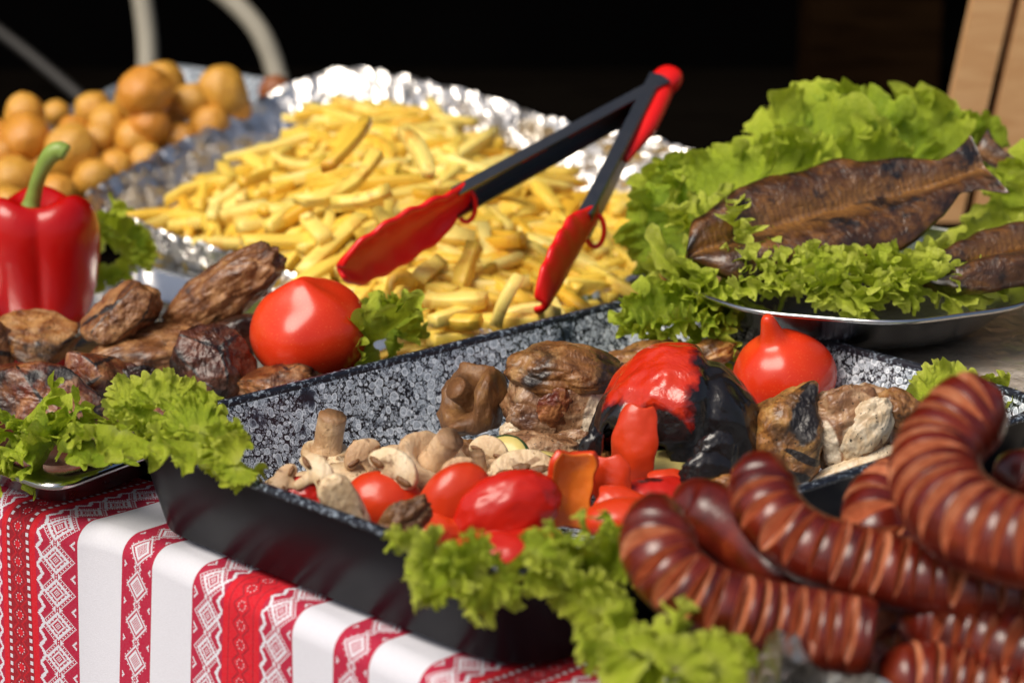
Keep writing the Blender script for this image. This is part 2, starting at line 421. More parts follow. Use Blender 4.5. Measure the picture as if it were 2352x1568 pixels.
def mk_cloth():
    m = Mt('embroidered_cloth', .85, spec=.15)
    a = m.n.new('ShaderNodeAttribute'); a.attribute_name = 'stitch'
    f = m.noise(900, 2, .5); m.set('Base Color', m.mix(m.mth('MULTIPLY_ADD', f, .25, -.06), a.outputs['Color'], (.30, .28, .30)))
    m.bump(m.noise(1500, 2), .35, .0006); return m.m
cloth_mat = mk_cloth()

# ================================================================== SETTING
def table_slab():
    q = [(-.755, .431), (.312, -.701), (1.6, -.701), (1.6, 1.45), (-.755, 1.45)]
    V = [(x, y, -.004) for x, y in q]+[(x, y, -.04) for x, y in q]
    return np.array(V), [(0, 1, 2, 3, 4), (9, 8, 7, 6, 5)]+[(i, i+5, (i+1) % 5+5, (i+1) % 5) for i in range(5)]
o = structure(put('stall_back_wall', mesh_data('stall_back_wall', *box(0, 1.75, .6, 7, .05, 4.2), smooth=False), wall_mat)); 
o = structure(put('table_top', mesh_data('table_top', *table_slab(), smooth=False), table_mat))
o = structure(put('added_awning', mesh_data('added_awning', *box(0, 1.45, 1.10, 7, .9, .02), smooth=False), simple('brown_awning_cloth', (.16, .12, .085), .9, var=.2, vs=6)))  # out of view, added to darken overhead reflections and the background
o = structure(put('ground', mesh_data('ground', *box(0, -8, -.86, 40, 40, .02), smooth=False), simple('pale_paving', (.15, .135, .12), .8, var=.2, vs=3)))

# ------------------------------------------------------------------ tablecloth
E0 = np.array([-.211, -.176]); EU = np.array([.686, -.728]); EN = np.array([.728, .686])
def stitch_colour(s, t):
    """s: metres along the table edge, t: metres along a stripe -> rgb of the woven stitch"""
    P = .191; c = .0008
    x = np.mod(s-.062, P); ci = np.floor(x/c).astype(int); k = np.floor(t/c).astype(int)
    white = np.array([.68, .68, .75]); red = np.array([.60, .002, .014]); crim = np.array([.42, .006, .04]); dark = np.array([.30, .002, .012])
    out = np.tile(white, (len(s), 1))
    bi = np.floor((s-.062)/P).astype(int)
    def lace(ix, w, flip=False):
        per = 26; y = np.abs(np.mod(k, per)-per//2); xx = np.abs(ix-w//2); d = xx+y
        d2 = (w//2-xx)+(per//2-y); d3 = xx+(per//2-y)
        wht = np.isin(d, (2, 5, 6, 9, 10, 11)) | (d == 0)
        far = d > 12
        wht |= far & (np.isin(d2, (2, 5, 6)) | np.isin(d3, (0, 3, 4)) | (d == 15))
        wht |= (d == 13) & (np.mod(xx*3+y, 4) < 2)
        wht |= (d == 8) & (np.mod(xx-y, 6) == 0)
        side = ix if flip else w-1-ix
        wv = np.abs(np.mod(k, 13)-6)*.7
        wht |= (side < 3+wv) & (side > wv); wht[side <= wv-.5] = False
        outer = w-1-ix if flip else ix; wht[outer < 2] = False
        return wht
    m = ci < 36; out[m] = np.where(lace(ci, 36)[m, None], white, crim)
    m = (ci >= 36) & (ci < 76)
    q = np.where(ci-36 < 20, ci-36, 39-(ci-36)); col_ = np.tile(red, (len(s), 1))
    odd = np.mod(bi, 2) == 1
    col_[(q >= 6) & odd] = dark
    dot = odd & (q >= 7) & (q < 10) & (np.mod(k, 6) < 3); col_[dot] = white*.95
    y = np.abs(np.mod(k, 14)-7); d = np.abs(q-19)+y
    cen = q >= 11; col_[cen & odd & (d <= 3)] = red; col_[cen & (d == 4) & (np.mod(k, 2) == 0)] = white*.8
    col_[cen & ~odd & (d >= 8) & (d < 10)] = dark; col_[cen & ~odd & (d == 2)] = dark; col_[(q == 6) & ~odd] = dark
    col_[cen & odd & (d >= 8) & (d < 10)] = red*.8
    out[m] = col_[m]
    m = (ci >= 76) & (ci < 112); out[m] = np.where(lace(ci-76, 36, True)[m, None], white, crim)
    m = (ci >= 155) & (ci < 191)
    ix = ci-155; per = 28; y = np.abs(np.mod(k, per)-14); xx = np.abs(ix-18); d = xx+y; d3 = xx+(14-y); d2 = (18-xx)+(14-y)
    w = np.isin(d, (6, 7, 8)) | ((d < 6) & (np.mod(ix+k, 2) == 0)) | np.isin(d, (11, 12)) | ((d > 13) & np.isin(d2, (1, 4, 5))) | ((d > 13) & np.isin(d3, (3, 4, 0)))
    w |= (d == 14) & (np.mod(ix, 3) == 0); w &= (xx < 16)
    out[m] = np.where(w[m, None], white, crim)
    return out
def cloth_point(s, t):
    """t<0 on the table, t>0 down the drop"""
    r = .014
    out_ = .022/(1+np.exp((s+.045)/.012))                   # the hem line swings out under the meat tray
    arc = r*math.pi/2
    ins = np.where(t < 0, -t, 0.)
    a = np.clip(t/arc, 0, 1)*math.pi/2
    n_ = np.where(t < 0, ins+r, r*(1-np.sin(a)))-r-out_
    z = np.where(t < arc, -r*(1-np.cos(a)), -r-(t-arc))
    dep = np.clip((t-arc)/.15, 0, 1)
    n_ = n_-dep*(.004*np.sin(s*26+.6)+.002*np.sin(s*61+2))-dep*.008
    z = np.where(t < 0, .0008*np.sin(s*90)*np.sin(t*70), z)
    return np.stack([E0[0]+EU[0]*s+EN[0]*n_, E0[1]+EU[1]*s+EN[1]*n_, z], 1)
ns, nt = 788, 282
S, T = np.meshgrid(np.linspace(-.27, .36, ns), np.linspace(-.075, .15, nt))
V = cloth_point(S.ravel(), T.ravel())
me = mesh_data('tablecloth', V, grid_faces(ns, nt))
fs = (S[:-1, :-1]+.0004).ravel(); ft = (T[:-1, :-1]+.0004).ravel()
C4 = np.ones((len(fs), 4)); C4[:, :3] = stitch_colour(fs, ft)
ca = me.color_attributes.new('stitch', 'FLOAT_COLOR', 'CORNER'); ca.data.foreach_set('color', np.repeat(C4, 4, axis=0).ravel())
cl = put('tablecloth', me, cloth_mat)
tag(cl, 'white tablecloth woven with red diamond stripes draped over the table edge', 'tablecloth')

# ------------------------------------------------------------------ dishes
def rounded(cor, r, k=8):
    """rounded polygon loop, cor: list of xy in order"""
    P = []
    n = len(cor)
    for i in range(n):
        p = np.asarray(cor[i][:2], float); a = np.asarray(cor[i-1][:2], float)-p; b = np.asarray(cor[(i+1) % n][:2], float)-p
        a /= np.linalg.norm(a); b /= np.linalg.norm(b)
        s = p+a*r; e = p+b*r
        for j in range(k+1):
            t = j/k; P.append((1-t)**2*s+2*t*(1-t)*p+t*t*e)
    return np.array(P)
def inset(cor, d):
    n = len(cor); out = []
    c = np.mean([q[:2] for q in cor], 0)
    L = []
    for i in range(n):
        p = np.asarray(cor[i][:2]); q = np.asarray(cor[(i+1) % n][:2]); t = (q-p)/np.linalg.norm(q-p); nn = np.array([-t[1], t[0]])
        if np.dot(c-p, nn) < 0: nn = -nn
        L.append((p+nn*d, t))
    for i in range(n):
        (p, t), (q, u) = L[i-1], L[i]
        k = np.linalg.solve(np.array([t, -u]).T, q-p); out.append(p+t*k[0])
    return out
def dense(loop, m=3):
    return np.concatenate([[(1-j/m)*loop[i]+j/m*loop[(i+1) % len(loop)] for j in range(m)] for i in range(len(loop))])
def loft(cor, rows, org, cap_first=False, cap_last=False, m=2):
    """rows: (inset, z, corner radius)"""
    V = []; n = 0
    for (d, z, r) in rows:
        lp = dense(rounded(inset(cor, d), r), m); n = len(lp)
        V.append(np.c_[lp-np.asarray(org[:2]), np.full(n, z-org[2])])
    F = grid_faces(n, len(rows), True)
    if cap_first: F.append(tuple(range(n-1, -1, -1)))
    if cap_last: F.append(tuple((len(rows)-1)*n+j for j in range(n)))
    return np.concatenate(V), F

# the granite roasting pan
PAN = [(-.231, -.172), (.002, -.405), (.328, -.122), (.097, .133)]
org = (np.mean([p[0] for p in PAN]), np.mean([p[1] for p in PAN]), 0)
pan = thing('roasting_pan', 'deep dark roasting pan with white speckled granite lining, full of vegetables and meat', 'pan', org)
put('outer_shell', mesh_data('outer_shell', *loft(PAN, [(.03, .0015, .03), (.018, .002, .035), (.012, .006, .04), (.001, .056, .045), (.0, .0585, .045)], org, cap_first=True)), navy, pan)
put('lining', mesh_data('lining', *loft(PAN, [(.0045, .0585, .043), (.006, .054, .042), (.016, .016, .038), (.021, .008, .035), (.035, .005, .03)], org, cap_last=True)), granite, pan)
put('rim', mesh_data('rim', *loft(PAN, [(.0, .0585, .045), (-.0018, .0593, .046), (-.0018, .0612, .046), (.0, .0625, .045), (.0035, .0625, .043), (.0045, .0612, .043), (.0045, .0585, .043)], org)), rim_mat, pan)

# stainless tray of grilled meat
MT = [(-.263, -.181), (-.040, .137), (-.292, .372), (-.515, .054)]
morg = (np.mean([p[0] for p in MT]), np.mean([p[1] for p in MT]), 0)
mtray = thing('steel_tray', 'shallow polished steel tray holding grilled meat chunks, pepper and tomato', 'tray', morg)
put('rim', mesh_data('rim', *loft(MT, [(.019, .0255, .022), (.001, .0245, .022), (-.001, .026, .022), (-.0005, .0285, .022), (.002, .030, .022), (.019, .030, .022), (.021, .0285, .022), (.0195, .0255, .022)], morg)), steel, mtray)
put('basin', mesh_data('basin', *loft(MT, [(.0195, .0285, .022), (.0225, .024, .022), (.030, .010, .03), (.036, .006, .03), (.05, .005, .03)], morg, cap_last=True)), steel, mtray)
put('outer_shell', mesh_data('outer_shell', *loft(MT, [(.034, .0015, .03), (.027, .003, .03), (.019, .0265, .022)], morg, cap_first=True)), steel_dark, mtray)

# foil-lined tray of chips: steel tray underneath, crumpled foil on top
FRIM = [at(205, 457, .060), at(330, 385, .072), at(480, 305, .088), at(640, 225, .108), at(740, 183, .122), at(815, 172, .128), at(930, 190, .126), at(1080, 228, .120), at(1270, 287, .110), at(1420, 322, .103), at(1560, 350, .096), at(1680, 410, .082), at(1640, 520, .064), at(1520, 620, .050), at(1410, 676, .042), at(1250, 735, .037), at(1107, 783, .034), at(960, 728, .037), at(800, 680, .041), at(640, 638, .046), at(500, 592, .051), at(350, 540, .056), at(250, 500, .06)]
FR = np.array(FRIM); NF = 300
loop = []
for i in range(NF):
    t = i/NF*len(FR); k = int(t); w = t-k
    loop.append(FR[k % len(FR)]*(1-w)+FR[(k+1) % len(FR)]*w)
loop = np.array(loop)
for _ in range(3): loop = .25*np.roll(loop, 1, 0)+.5*loop+.25*np.roll(loop, -1, 0)
fc = loop.mean(0); fc[2] = .012
rows = [(1.018, -.012), (1.018, -.006), (1.012, .0), (1.0, .0025), (.985, .0), (.965, -.008), (.94, -.020), (.91, -.034), (.87, -.046), (.80, -.055), (.65, None)]
V = []
for q, (sc, dz) in enumerate(rows):
    for p in loop:
        xy = fc[:2]+(p[:2]-fc[:2])*sc
        z = max(.012, p[2]+dz) if dz is not None else .012
        if sc > 1: z = max(z, .012)
        V.append((*xy, z))
V = np.array(V)
rr = ridged(V*np.array([38, 38, 38]), 3, 5); r2 = ridged(V*95, 2, 9)
D = np.stack([fbm(V*30, 2, 1), fbm(V*30, 2, 2), rr*.5+r2*.28], 1)*.006
amp = np.repeat([.5, .8, 1, 1, 1, 1, 1, .9, .8, .6, .3], NF)[:, None]
V = V+D*amp; V[:, 2] = np.maximum(V[:, 2], .008)
forg = np.array([fc[0], fc[1], 0.])
Fcs = grid_faces(NF, len(rows), True)+[tuple((len(rows)-1)*NF+j for j in range(NF))]
fo = put('foil_sheet', mesh_data('foil_sheet', V-forg, Fcs, smooth=False), foil, None, forg)
tag(fo, 'crumpled aluminium foil lining the tray of french fries', 'foil')
FT = [tuple(fc[:2]+(np.array(at(*q))[:2]-fc[:2])*.93) for q in ((225, 460, .055), (1107, 783, .034), (1640, 470, .07), (800, 200, .11))]
ftray = thing('steel_tray', 'steel tray under the foil that holds the heap of french fries', 'tray', (fc[0], fc[1], 0))
put('basin', mesh_data('basin', *loft(FT, [(.03, .001, .03), (.02, .003, .03), (.012, .018, .03), (.014, .018, .03), (.024, .005, .03)], (fc[0], fc[1], 0), cap_first=True, cap_last=True)), steel_dark, ftray)

# far granite pan for the potatoes
PP = [at(-190, 400, .055), at(330, 465, .04), at(700, 200, .075), at(385, 150, .075), at(110, 268, .065)]
porg = np.array([*np.mean([q[:2] for q in PP], 0), 0])
PPl = [np.array(q) for q in PP]
def pan_loop(sc, zf):
    c = porg[:2]; lp = dense(rounded([(c+(q[:2]-c)*sc) for q in PPl], .04), 2)
    zs = dense(np.concatenate([[q[2]]*9 for q in PPl])[:, None], 2)[:, 0]
    return np.c_[lp-c, zs*zf]
rows = [(.80, .02), (.86, .04), (1.0, .94), (1.012, 1.0), (1.0, 1.03), (.985, .98), (.9, .35), (.85, .12), (.7, .1)]
L_ = [pan_loop(*r_) for r_ in rows]; n = len(L_[0])
pp = thing('roasting_pan', 'speckled blue roasting pan heaped with small roast potatoes', 'pan', porg)
put('outer_shell', mesh_data('outer_shell', np.concatenate(L_[:4]), grid_faces(n, 4, True)+[tuple(range(n-1, -1, -1))]), navy, pp)
put('lining', mesh_data('lining', np.concatenate(L_[3:]), grid_faces(n, 6, True)+[tuple(5*n+j for j in range(n))]), granite, pp)

# fish plate on its board
bd = structure
BO = at(2140, 790, .05)
bw, bf = box(0, 0, 0, .62, .30, .046)
board = thing('serving_board', 'weathered grey wooden board wrapped in clear film under the fish plate', 'board', (.408, .060, 0))
Rb = euler(0, 0, math.radians(-47.8))
for i in range(5):
    v, f_ = box(0, (i-2)*.066, .024, .53, .0645, .046)
    put('plank', mesh_data('plank', v@Rb.T, f_, smooth=False), board_mat, board)
nx, ny = 90, 50
X, Y = np.meshgrid(np.linspace(-.27, .27, nx), np.linspace(-.170, .168, ny))
Vf = np.c_[X.ravel(), Y.ravel(), np.full(X.size, .0495)]
Vf[:, 2] += .0022*np.clip(ridged(Vf*28, 3, 4)-.3, 0, 2)
edge = np.abs(Y.ravel()) > .164; Vf[edge, 2] -= .006
fl = put('cling_film', mesh_data('cling_film', Vf@Rb.T, grid_faces(nx, ny)), film_mat, None, (.408, .060, 0))
tag(fl, 'clear wrinkled cling film stretched over the grey wooden board', 'film')
PC = np.array([.232, .108]); PZ = .086
def plate_r(a, r, z):
    return 1+.016*math.cos(9*a+1.0)*max(0, (r-.09)/.04)
prof = [(.0, .0525), (.075, .0525), (.088, .056), (.100, .066), (.112, .076), (.124, .0835), (.1275, .0855), (.1288, .0867), (.1282, .0878), (.1262, .0872), (.112, .0785), (.100, .0690), (.087, .0585), (.075, .0550), (.0, .0550)]
plate = thing('steel_plate', 'round stainless steel plate with a lobed edge holding grilled fish on lettuce', 'plate', (PC[0], PC[1], 0))
Sc = np.array([1.03, 1.09, 1.0])
v, f_ = revolve(prof[1:8], 120, plate_r); put('underside', mesh_data('underside', v*Sc, f_+[tuple(range(119, -1, -1))]), steel, plate)
v, f_ = revolve(prof[7:14], 120, plate_r); put('well', mesh_data('well', v*Sc, f_+[tuple(6*120+j for j in range(120))]), steel, plate)
pts = [(.1278*1.03*plate_r(a, .128, 0)*math.cos(a), .1278*1.09*plate_r(a, .128, 0)*math.sin(a), .0868) for a in np.linspace(0, 2*math.pi, 121)]
v = []
for i, p in enumerate(pts[:-1]):
    a = 2*math.pi*i/120; d = np.array([math.cos(a), math.sin(a), 0])
    for j in range(8):
        b = 2*math.pi*j/8; v.append(np.array(p)+.0017*(d*math.cos(b)+np.array([0, 0, 1])*math.sin(b)))
F = [((i*8+j), (i*8+(j+1) % 8), ((i+1) % 120)*8+(j+1) % 8, ((i+1) % 120)*8+j) for i in range(120) for j in range(8)]
put('rolled_rim', mesh_data('rolled_rim', np.array(v), F), steel, plate)

# ================================================================== FOOD BUILDERS
BLOB_ATTR = {}
def blob(dims, seed, level=5, amp=.12, freq=2.2, octv=4, planes=0, rid=0., bend=0., taper=0., box_=0.):
    """an uneven lump of given full dims (m): returns verts, faces"""
    V, F = ico(level); r = np.ones(len(V)); R = np.random.RandomState(seed)
    if planes:
        N = R.normal(size=(planes, 3)); N /= np.linalg.norm(N, axis=1)[:, None]; h = R.uniform(.62, .95, planes)
        d = V@N.T; q = np.where(d > .05, h/np.maximum(d, .05), 9.)
        r = -np.log(np.exp(-q*14).sum(1)+math.exp(-14*1.12))/14
        qs = np.sort(q, axis=1); BLOB_ATTR['char'] = np.clip(.62-(qs[:, 1]-qs[:, 0])*3.2, 0, .62)
        cut = R.uniform(size=planes) < .30; BLOB_ATTR['pale'] = np.where(cut[np.argmin(q, axis=1)], .42, 0.)
    if box_: r = r*(np.abs(V)**4).sum(1)**(-.25*box_)
    Wv = V*freq+seed*3.7; Wv = Wv+.45*np.stack([perlin(Wv*.8+k*5.1, seed+20+k) for k in range(3)], 1)
    r = r*(1+amp*1.25*fbm(Wv, octv, seed))
    if rid: r = r+rid*.6*(ridged(Wv*1.3, 4, seed+50)-.5)
    P = V*r[:, None]
    P[:, 1:] *= (1+taper*P[:, :1])
    P[:, 2] += bend*(P[:, 0]**2-.4)
    return P*np.asarray(dims)/2, F
def lump(name, label, cat, c, dims, rot, seed, mat, group=None, parent=None, **kw):
    BLOB_ATTR.clear(); v, f = blob(dims, seed, **kw); v = v@euler(*rot).T
    o = put(name, mesh_data(name, v, f, attr=dict(BLOB_ATTR)), mat, parent, c)
    if label: tag(o, label, cat, group)
    return o
def px_dims(c, w, h, d=None):           # survey extents to metres at c
    m = mpp(c); return (w*m, (d if d else (w+h)/2)*m, h*m)

# --- lettuce -------------------------------------------------------
def leaf_mesh(seed, fan, curl, ruff, waves, nu=230, nv=36):
    R = np.random.RandomState(seed)
    U, Vv = np.meshgrid(np.linspace(-.5, .5, nu), np.linspace(.02, 1, nv)**.62); u = U.ravel(); v = Vv.ravel()
    z0 = np.zeros_like(u); sd = seed*1.37
    def n1(f, k, fv=0.): return perlin(np.c_[u*f+sd, v*fv+k*.71, z0+.37], seed+k)
    lob = 1+.18*n1(4.0, 1)+.10*n1(10, 2)*v
    phi = u*fan; rho = v*lob*(1-.16*(2*np.abs(u))**2.5)
    th = 2*math.pi*waves*(u+.10*n1(3.3, 3)+.05*n1(5, 4, 2.6))+R.uniform(0, 6)
    m1 = np.clip((v-.38)/.62, 0, 1)**1.8; m2 = np.clip((v-.66)/.34, 0, 1)**1.5; m3 = np.clip((v-.84)/.16, 0, 1)**1.3
    k1 = np.clip(.75+1.5*n1(5, 5), .15, 1.7); k2 = np.clip(.8+1.6*n1(9, 6), .1, 1.8)
    t2 = th*2.37+1.3+2.2*n1(8, 7, 2.); t3 = th*5.3+.4+3.0*n1(21, 8, 3.)
    A1, A2, A3 = ruff*m1*k1, ruff*.60*m2*k2, ruff*.20*m3
    zz = A1*np.sin(th)+A2*np.sin(t2)+A3*np.sin(t3)
    arc = fan*np.maximum(rho, .25)
    wl1 = 1/waves*fan; wl2 = wl1/2.37
    dphi = (-.16*wl1*m1*k1*np.sin(2*th)-.22*wl2*m2*k2*np.sin(2*t2))
    drho = -.07*m2*k2*(.5+.5*np.cos(2*t2+.8))-.05*m1*(.5+.5*np.cos(2*th))+.018*m3*np.cos(t3*1.7)+.05*m3*n1(60, 9, 3.)
    roll = np.clip((v-.74)/.26, 0, 1)**2*.22*(n1(7, 10)*2.2)
    zz = zz+roll+.030*fbm(np.c_[u*fan*rho*9, v*8, z0+seed], 3, seed+11)*np.clip(v*2, 0, 1)
    rho = rho+drho; phi = phi+dphi
    x = rho*np.sin(phi); y = rho*np.cos(phi)
    zz = zz-.05*np.exp(-(x/.06)**2)*(1-v)
    if abs(curl) > .01:
        a = curl*y; yy = np.sin(a)/curl-np.sin(a)*zz; z2 = (1-np.cos(a))/curl+np.cos(a)*zz
        y, zz = yy, z2
    return mesh_data('lettuce_leaf', np.c_[x, y, zz], grid_faces(nu, nv), attr={'edge': v})
LEAF = {}
def leaf(base, tip, up=(0, 0, 1), kind='frill', mat=None, wide=1., label='', group='', seed=None, parent=None):
    """one lettuce leaf from base to tip; kind picks fan, curl and ruffle"""
    kinds = {'frill': (2.4, .5, .15, 4.6), 'curl': (2.5, -.9, .16, 4.8), 'cup': (2.1, 1.3, .14, 3.8), 'flat': (1.7, .35, .085, 2.6), 'drape': (2.2, -1.5, .15, 4.4), 'dense': (3.3, .6, .19, 7.4)}
    sd = rng.randrange(3) if seed is None else seed
    m = mat or let_bright
    key = (kind, sd, m.name)
    if key not in LEAF: LEAF[key] = leaf_mesh(11+sd*7+len(kind)*31, *kinds[kind]); 
    base = np.asarray(base, float); tip = np.asarray(tip, float); L = np.linalg.norm(tip-base)
    o = put('lettuce_leaf', LEAF[key], m, parent, M=mat4(basis(y=tip-base, z=up), base, (L*wide, L, L)))
    return tag(o, label, 'lettuce', group)
CAMV = np.array([0, -.9, .45])
def jit(v, a): return np.asarray(v, float)+np.array([rng.uniform(-a, a) for _ in range(3)])
def leaves(rows, label, group, mat=None, jitter=.0, up=None):
    """rows: (base px, base z, tip px, tip z, kind[, wide])"""
    for r in rows:
        (bx, by), bz, (tx, ty), tz, kd = r[:5]; wd = r[5] if len(r) > 5 else 1.
        u = up if up is not None else CAMV
        leaf(at(bx, by, bz), at(tx, ty, tz), jit(u, .62), kd, mat[rng.randrange(len(mat))] if isinstance(mat, list) else mat, wd, label, group)

# --- sausages ------------------------------------------------------
def sausage(pts, rad, cutdir, label, seed, cut0=.02, cut1=None, pitch=.0098, open_=.36, end_cut=False):
    R = np.random.RandomState(seed); n = 260
    C, L = even(pts, n); T = np.gradient(C, axis=0); T /= np.linalg.norm(T, axis=1)[:, None]
    s_all = np.linspace(0, L, n)
    def frame(s):
        P = np.array([np.interp(s, s_all, C[:, k]) for k in range(3)]); t = np.array([np.interp(s, s_all, T[:, k]) for k in range(3)]); t /= np.linalg.norm(t)
        c = np.asarray(cutdir(s/L) if callable(cutdir) else cutdir, float); c = c-t*np.dot(c, t); c /= np.linalg.norm(c); b = np.cross(t, c); return P, t, c, b
    def rr(s):
        e0 = math.sqrt(max(.02, 1-max(0, 1-s/.022)**2)); e1 = 1. if end_cut else math.sqrt(max(.02, 1-max(0, 1-(L-s)/.022)**2))
        return rad*min(e0, e1)*(1+.04*math.sin(s*60+seed))
    root = thing('scored_sausage', label, 'sausage', C[n//2]-np.array([0, 0, rad]), 'grilled scored sausages piled on foil')
    org = np.array(root.location); K = 28
    # the uncut core
    m = int(L/.004); V = []; dc = .40; e_ = (L-.003) if end_cut else (cut1 or L-cut0)
    for i in range(m+1):
        s = L*i/m; P, t, c, b = frame(s); r = rr(s)*.96; clipped = cut0+.002 < s < e_-.002
        for j in range(K):
            a = 2*math.pi*j/K; ca, sa = math.cos(a), math.sin(a)
            if clipped and ca > dc: ca = dc
            V.append(P+r*(ca*c+sa*b)-org)
    F = grid_faces(K, m+1, True)+[tuple(range(K-1, -1, -1)), tuple(m*K+j for j in range(K))]
    me = mesh_data('core', V, F); o = put('core', me, [saus_skin, saus_cut], root)
    mi = np.zeros(len(F), int)
    for q in range(len(F)-2):
        j = q % K; ca = math.cos(2*math.pi*(j+.5)/K); s = L*(q//K)/m
        if ca > dc+.02 and cut0+.002 < s < e_-.002: mi[q] = 1
    me.polygons.foreach_set('material_index', mi)
    # the slices: wedge cuts that gape towards the outside and close at the core
    s = cut0; e = e_
    while s+pitch*.6 < e:
        pt = pitch*R.uniform(.84, 1.20); g0 = pt*open_*R.uniform(.6, 1.4); tilt = R.uniform(-.10, .10); ofs = R.uniform(-.0005, .0010); wob = R.uniform(0, 6)
        V = []; prof = [(-.5, .994), (-.44, 1.0), (.0, 1.0), (.44, 1.0), (.5, .994)]
        for (q, g) in prof:
            for j in range(K):
                a = 2*math.pi*j/K; ca, sa = math.cos(a), math.sin(a)
                op = max(0., (ca-dc)/(1-dc))**.85
                ax = s+pt*.5+q*(pt-g0*op**.9*(1+.12*math.sin(3*a+wob)))
                P, t, c, b = frame(min(L, max(0, ax))); r = rr(min(L, max(0, ax)))*g
                V.append(P+c*ofs*op+r*(ca*c+sa*b)+t*tilt*r*max(0, ca)-org)
        n0 = len(V)
        for q in (-.5, .5):
            P, t, c, b = frame(min(L, max(0, s+pt*.5+q*pt))); V.append(P+c*rr(s)*dc-org)
        m_ = len(prof)-1
        F = grid_faces(K, len(prof), True)
        ns_ = len(F)
        F += [(n0, (j+1) % K, j) for j in range(K)]+[(n0+1, m_*K+j, m_*K+(j+1) % K) for j in range(K)]
        me = mesh_data('slice', V, F); put('slice', me, [saus_skin, saus_cut], root)
        mi = np.zeros(len(F), int); mi[ns_:] = 1
        me.polygons.foreach_set('material_index', mi)
        sm = np.ones(len(F), bool); sm[ns_:] = False; me.polygons.foreach_set('use_smooth', sm)
        s += pt
    return root

# ================================================================== FRIES
HP = [(330, 500, .056), (420, 540, .056), (560, 590, .054), (720, 640, .052), (900, 695, .048), (1107, 760, .042), (1250, 715, .043), (1400, 655, .046), (1490, 590, .050), (1560, 480, .054),
      (540, 410, .080), (620, 350, .095), (720, 280, .110), (830, 250, .116), (930, 280, .113), (1050, 345, .102), (1200, 405, .088), (1400, 450, .070), (1500, 440, .064),
      (850, 420, .096), (950, 520, .080), (700, 500, .080), (1150, 560, .068), (1300, 560, .062), (1050, 650, .056), (1200, 650, .052), (1000, 420, .094)]
HW = np.array([at(*q) for q in HP])
def heap(x, y):
    d2 = (HW[:, 0]-x)**2+((HW[:, 1]-y)*.8)**2+2e-4; w = 1/d2**1.6
    return float((w*HW[:, 2]).sum()/w.sum())
from mathutils.geometry import intersect_point_tri_2d
bnd = [at(*q) for q in ((300, 472, .058), (420, 515, .058), (560, 568, .055), (720, 622, .051), (900, 682, .047), (1107, 758, .041), (1250, 724, .040), (1400, 666, .043), (1500, 610, .048), (1590, 490, .056), (1500, 440, .064), (1400, 445, .070), (1270, 400, .084), (1060, 320, .102), (920, 262, .113), (820, 250, .116), (730, 275, .110), (600, 360, .093), (440, 460, .068))]
bnd = np.array(bnd)[:, :2]
def inside(x, y):
    c = False; j = len(bnd)-1
    for i in range(len(bnd)):
        if (bnd[i][1] > y) != (bnd[j][1] > y) and x < (bnd[j][0]-bnd[i][0])*(y-bnd[i][1])/(bnd[j][1]-bnd[i][1])+bnd[i][0]: c = not c
        j = i
    return c
def fry_geo(L, w, h, bend, seed, nr=6):
    R = np.random.RandomState(seed); V = []; pro = [(-.5, -.43), (-.43, -.5), (.43, -.5), (.5, -.43), (.5, .43), (.43, .5), (-.43, .5), (-.5, .43)]
    tw = R.uniform(-.3, .3); sk = R.uniform(-.5, .5)
    for i in range(nr):
        t = i/(nr-1); x = (t-.5)*L; g = 1+.16*R.uniform(-1, 1); g *= .93 if i in (0, nr-1) else 1
        a = tw*t
        for (y, z) in pro:
            yy, zz = y*w*g, z*h*g; yy, zz = yy*math.cos(a)-zz*math.sin(a), yy*math.sin(a)+zz*math.cos(a)
            xx = x+(sk*yy if i in (0, nr-1) else 0)
            V.append((xx, yy+bend*.5*((2*t-1)**2-.5)*L, zz+bend*.25*((2*t-1)**2-.5)*L))
    return np.array(V), grid_faces(8, nr, True)+[tuple(range(7, -1, -1)), tuple((nr-1)*8+j for j in range(8))]
FRY = [mesh_data('french_fry', *fry_geo(rng.uniform(.050, .100), rng.uniform(.0076, .0112), rng.uniform(.0074, .0100), rng.uniform(-.34, .34), i)) for i in range(16)]
FRYL = 'golden french fry in the heap in the foil-lined tray'; FRYG = 'french fries heaped in the foil-lined tray'
def fry_at(a, b, k=None, w=1.):
    a, b = np.asarray(a), np.asarray(b); L = np.linalg.norm(b-a); me = FRY[rng.randrange(16) if k is None else k]
    xs = [v.co.x for v in me.vertices]; s = L/(max(xs)-min(xs))
    tag(put('french_fry', me, fry_mat, M=mat4(basis(x=b-a, z=jit((0, -.3, 1), .5)), (a+b)/2, (s, w, w))), FRYL, 'fry', FRYG)
nfry = 0; spots = []
lo, hi = bnd.min(0), bnd.max(0)
R0 = random.Random(21)
def slope(x, y):
    e = .006; return np.array([-(heap(x+e, y)-heap(x-e, y))/(2*e), -(heap(x, y+e)-heap(x, y-e))/(2*e), 1.])
while len(spots) < 292:
    x, y = R0.uniform(lo[0], hi[0]), R0.uniform(lo[1], hi[1])
    if not inside(x, y): continue
    if len(spots) > 60 and min((x-a)**2+(y-b)**2 for a, b in spots[-60:]) < .012**2: continue
    spots.append((x, y))
for (x, y) in spots:
    nn = slope(x, y); nn /= np.linalg.norm(nn); a = R0.uniform(0, math.pi*2)
    t = np.array([math.cos(a), math.sin(a), R0.uniform(-.30, .42)]); t = t-nn*np.dot(t, nn)*R0.uniform(.4, 1.0)
    me = FRY[R0.randrange(16)]; q = R0.uniform(.85, 1.15)
    put_ = put('french_fry', me, fry_mat, M=mat4(basis(x=t, z=nn+np.array([0, 0, 0.001])), (x, y, heap(x, y)+R0.uniform(-.004, .007)), (R0.uniform(.8, 1.1), q, q)))
    tag(put_, FRYL, 'fry', FRYG)
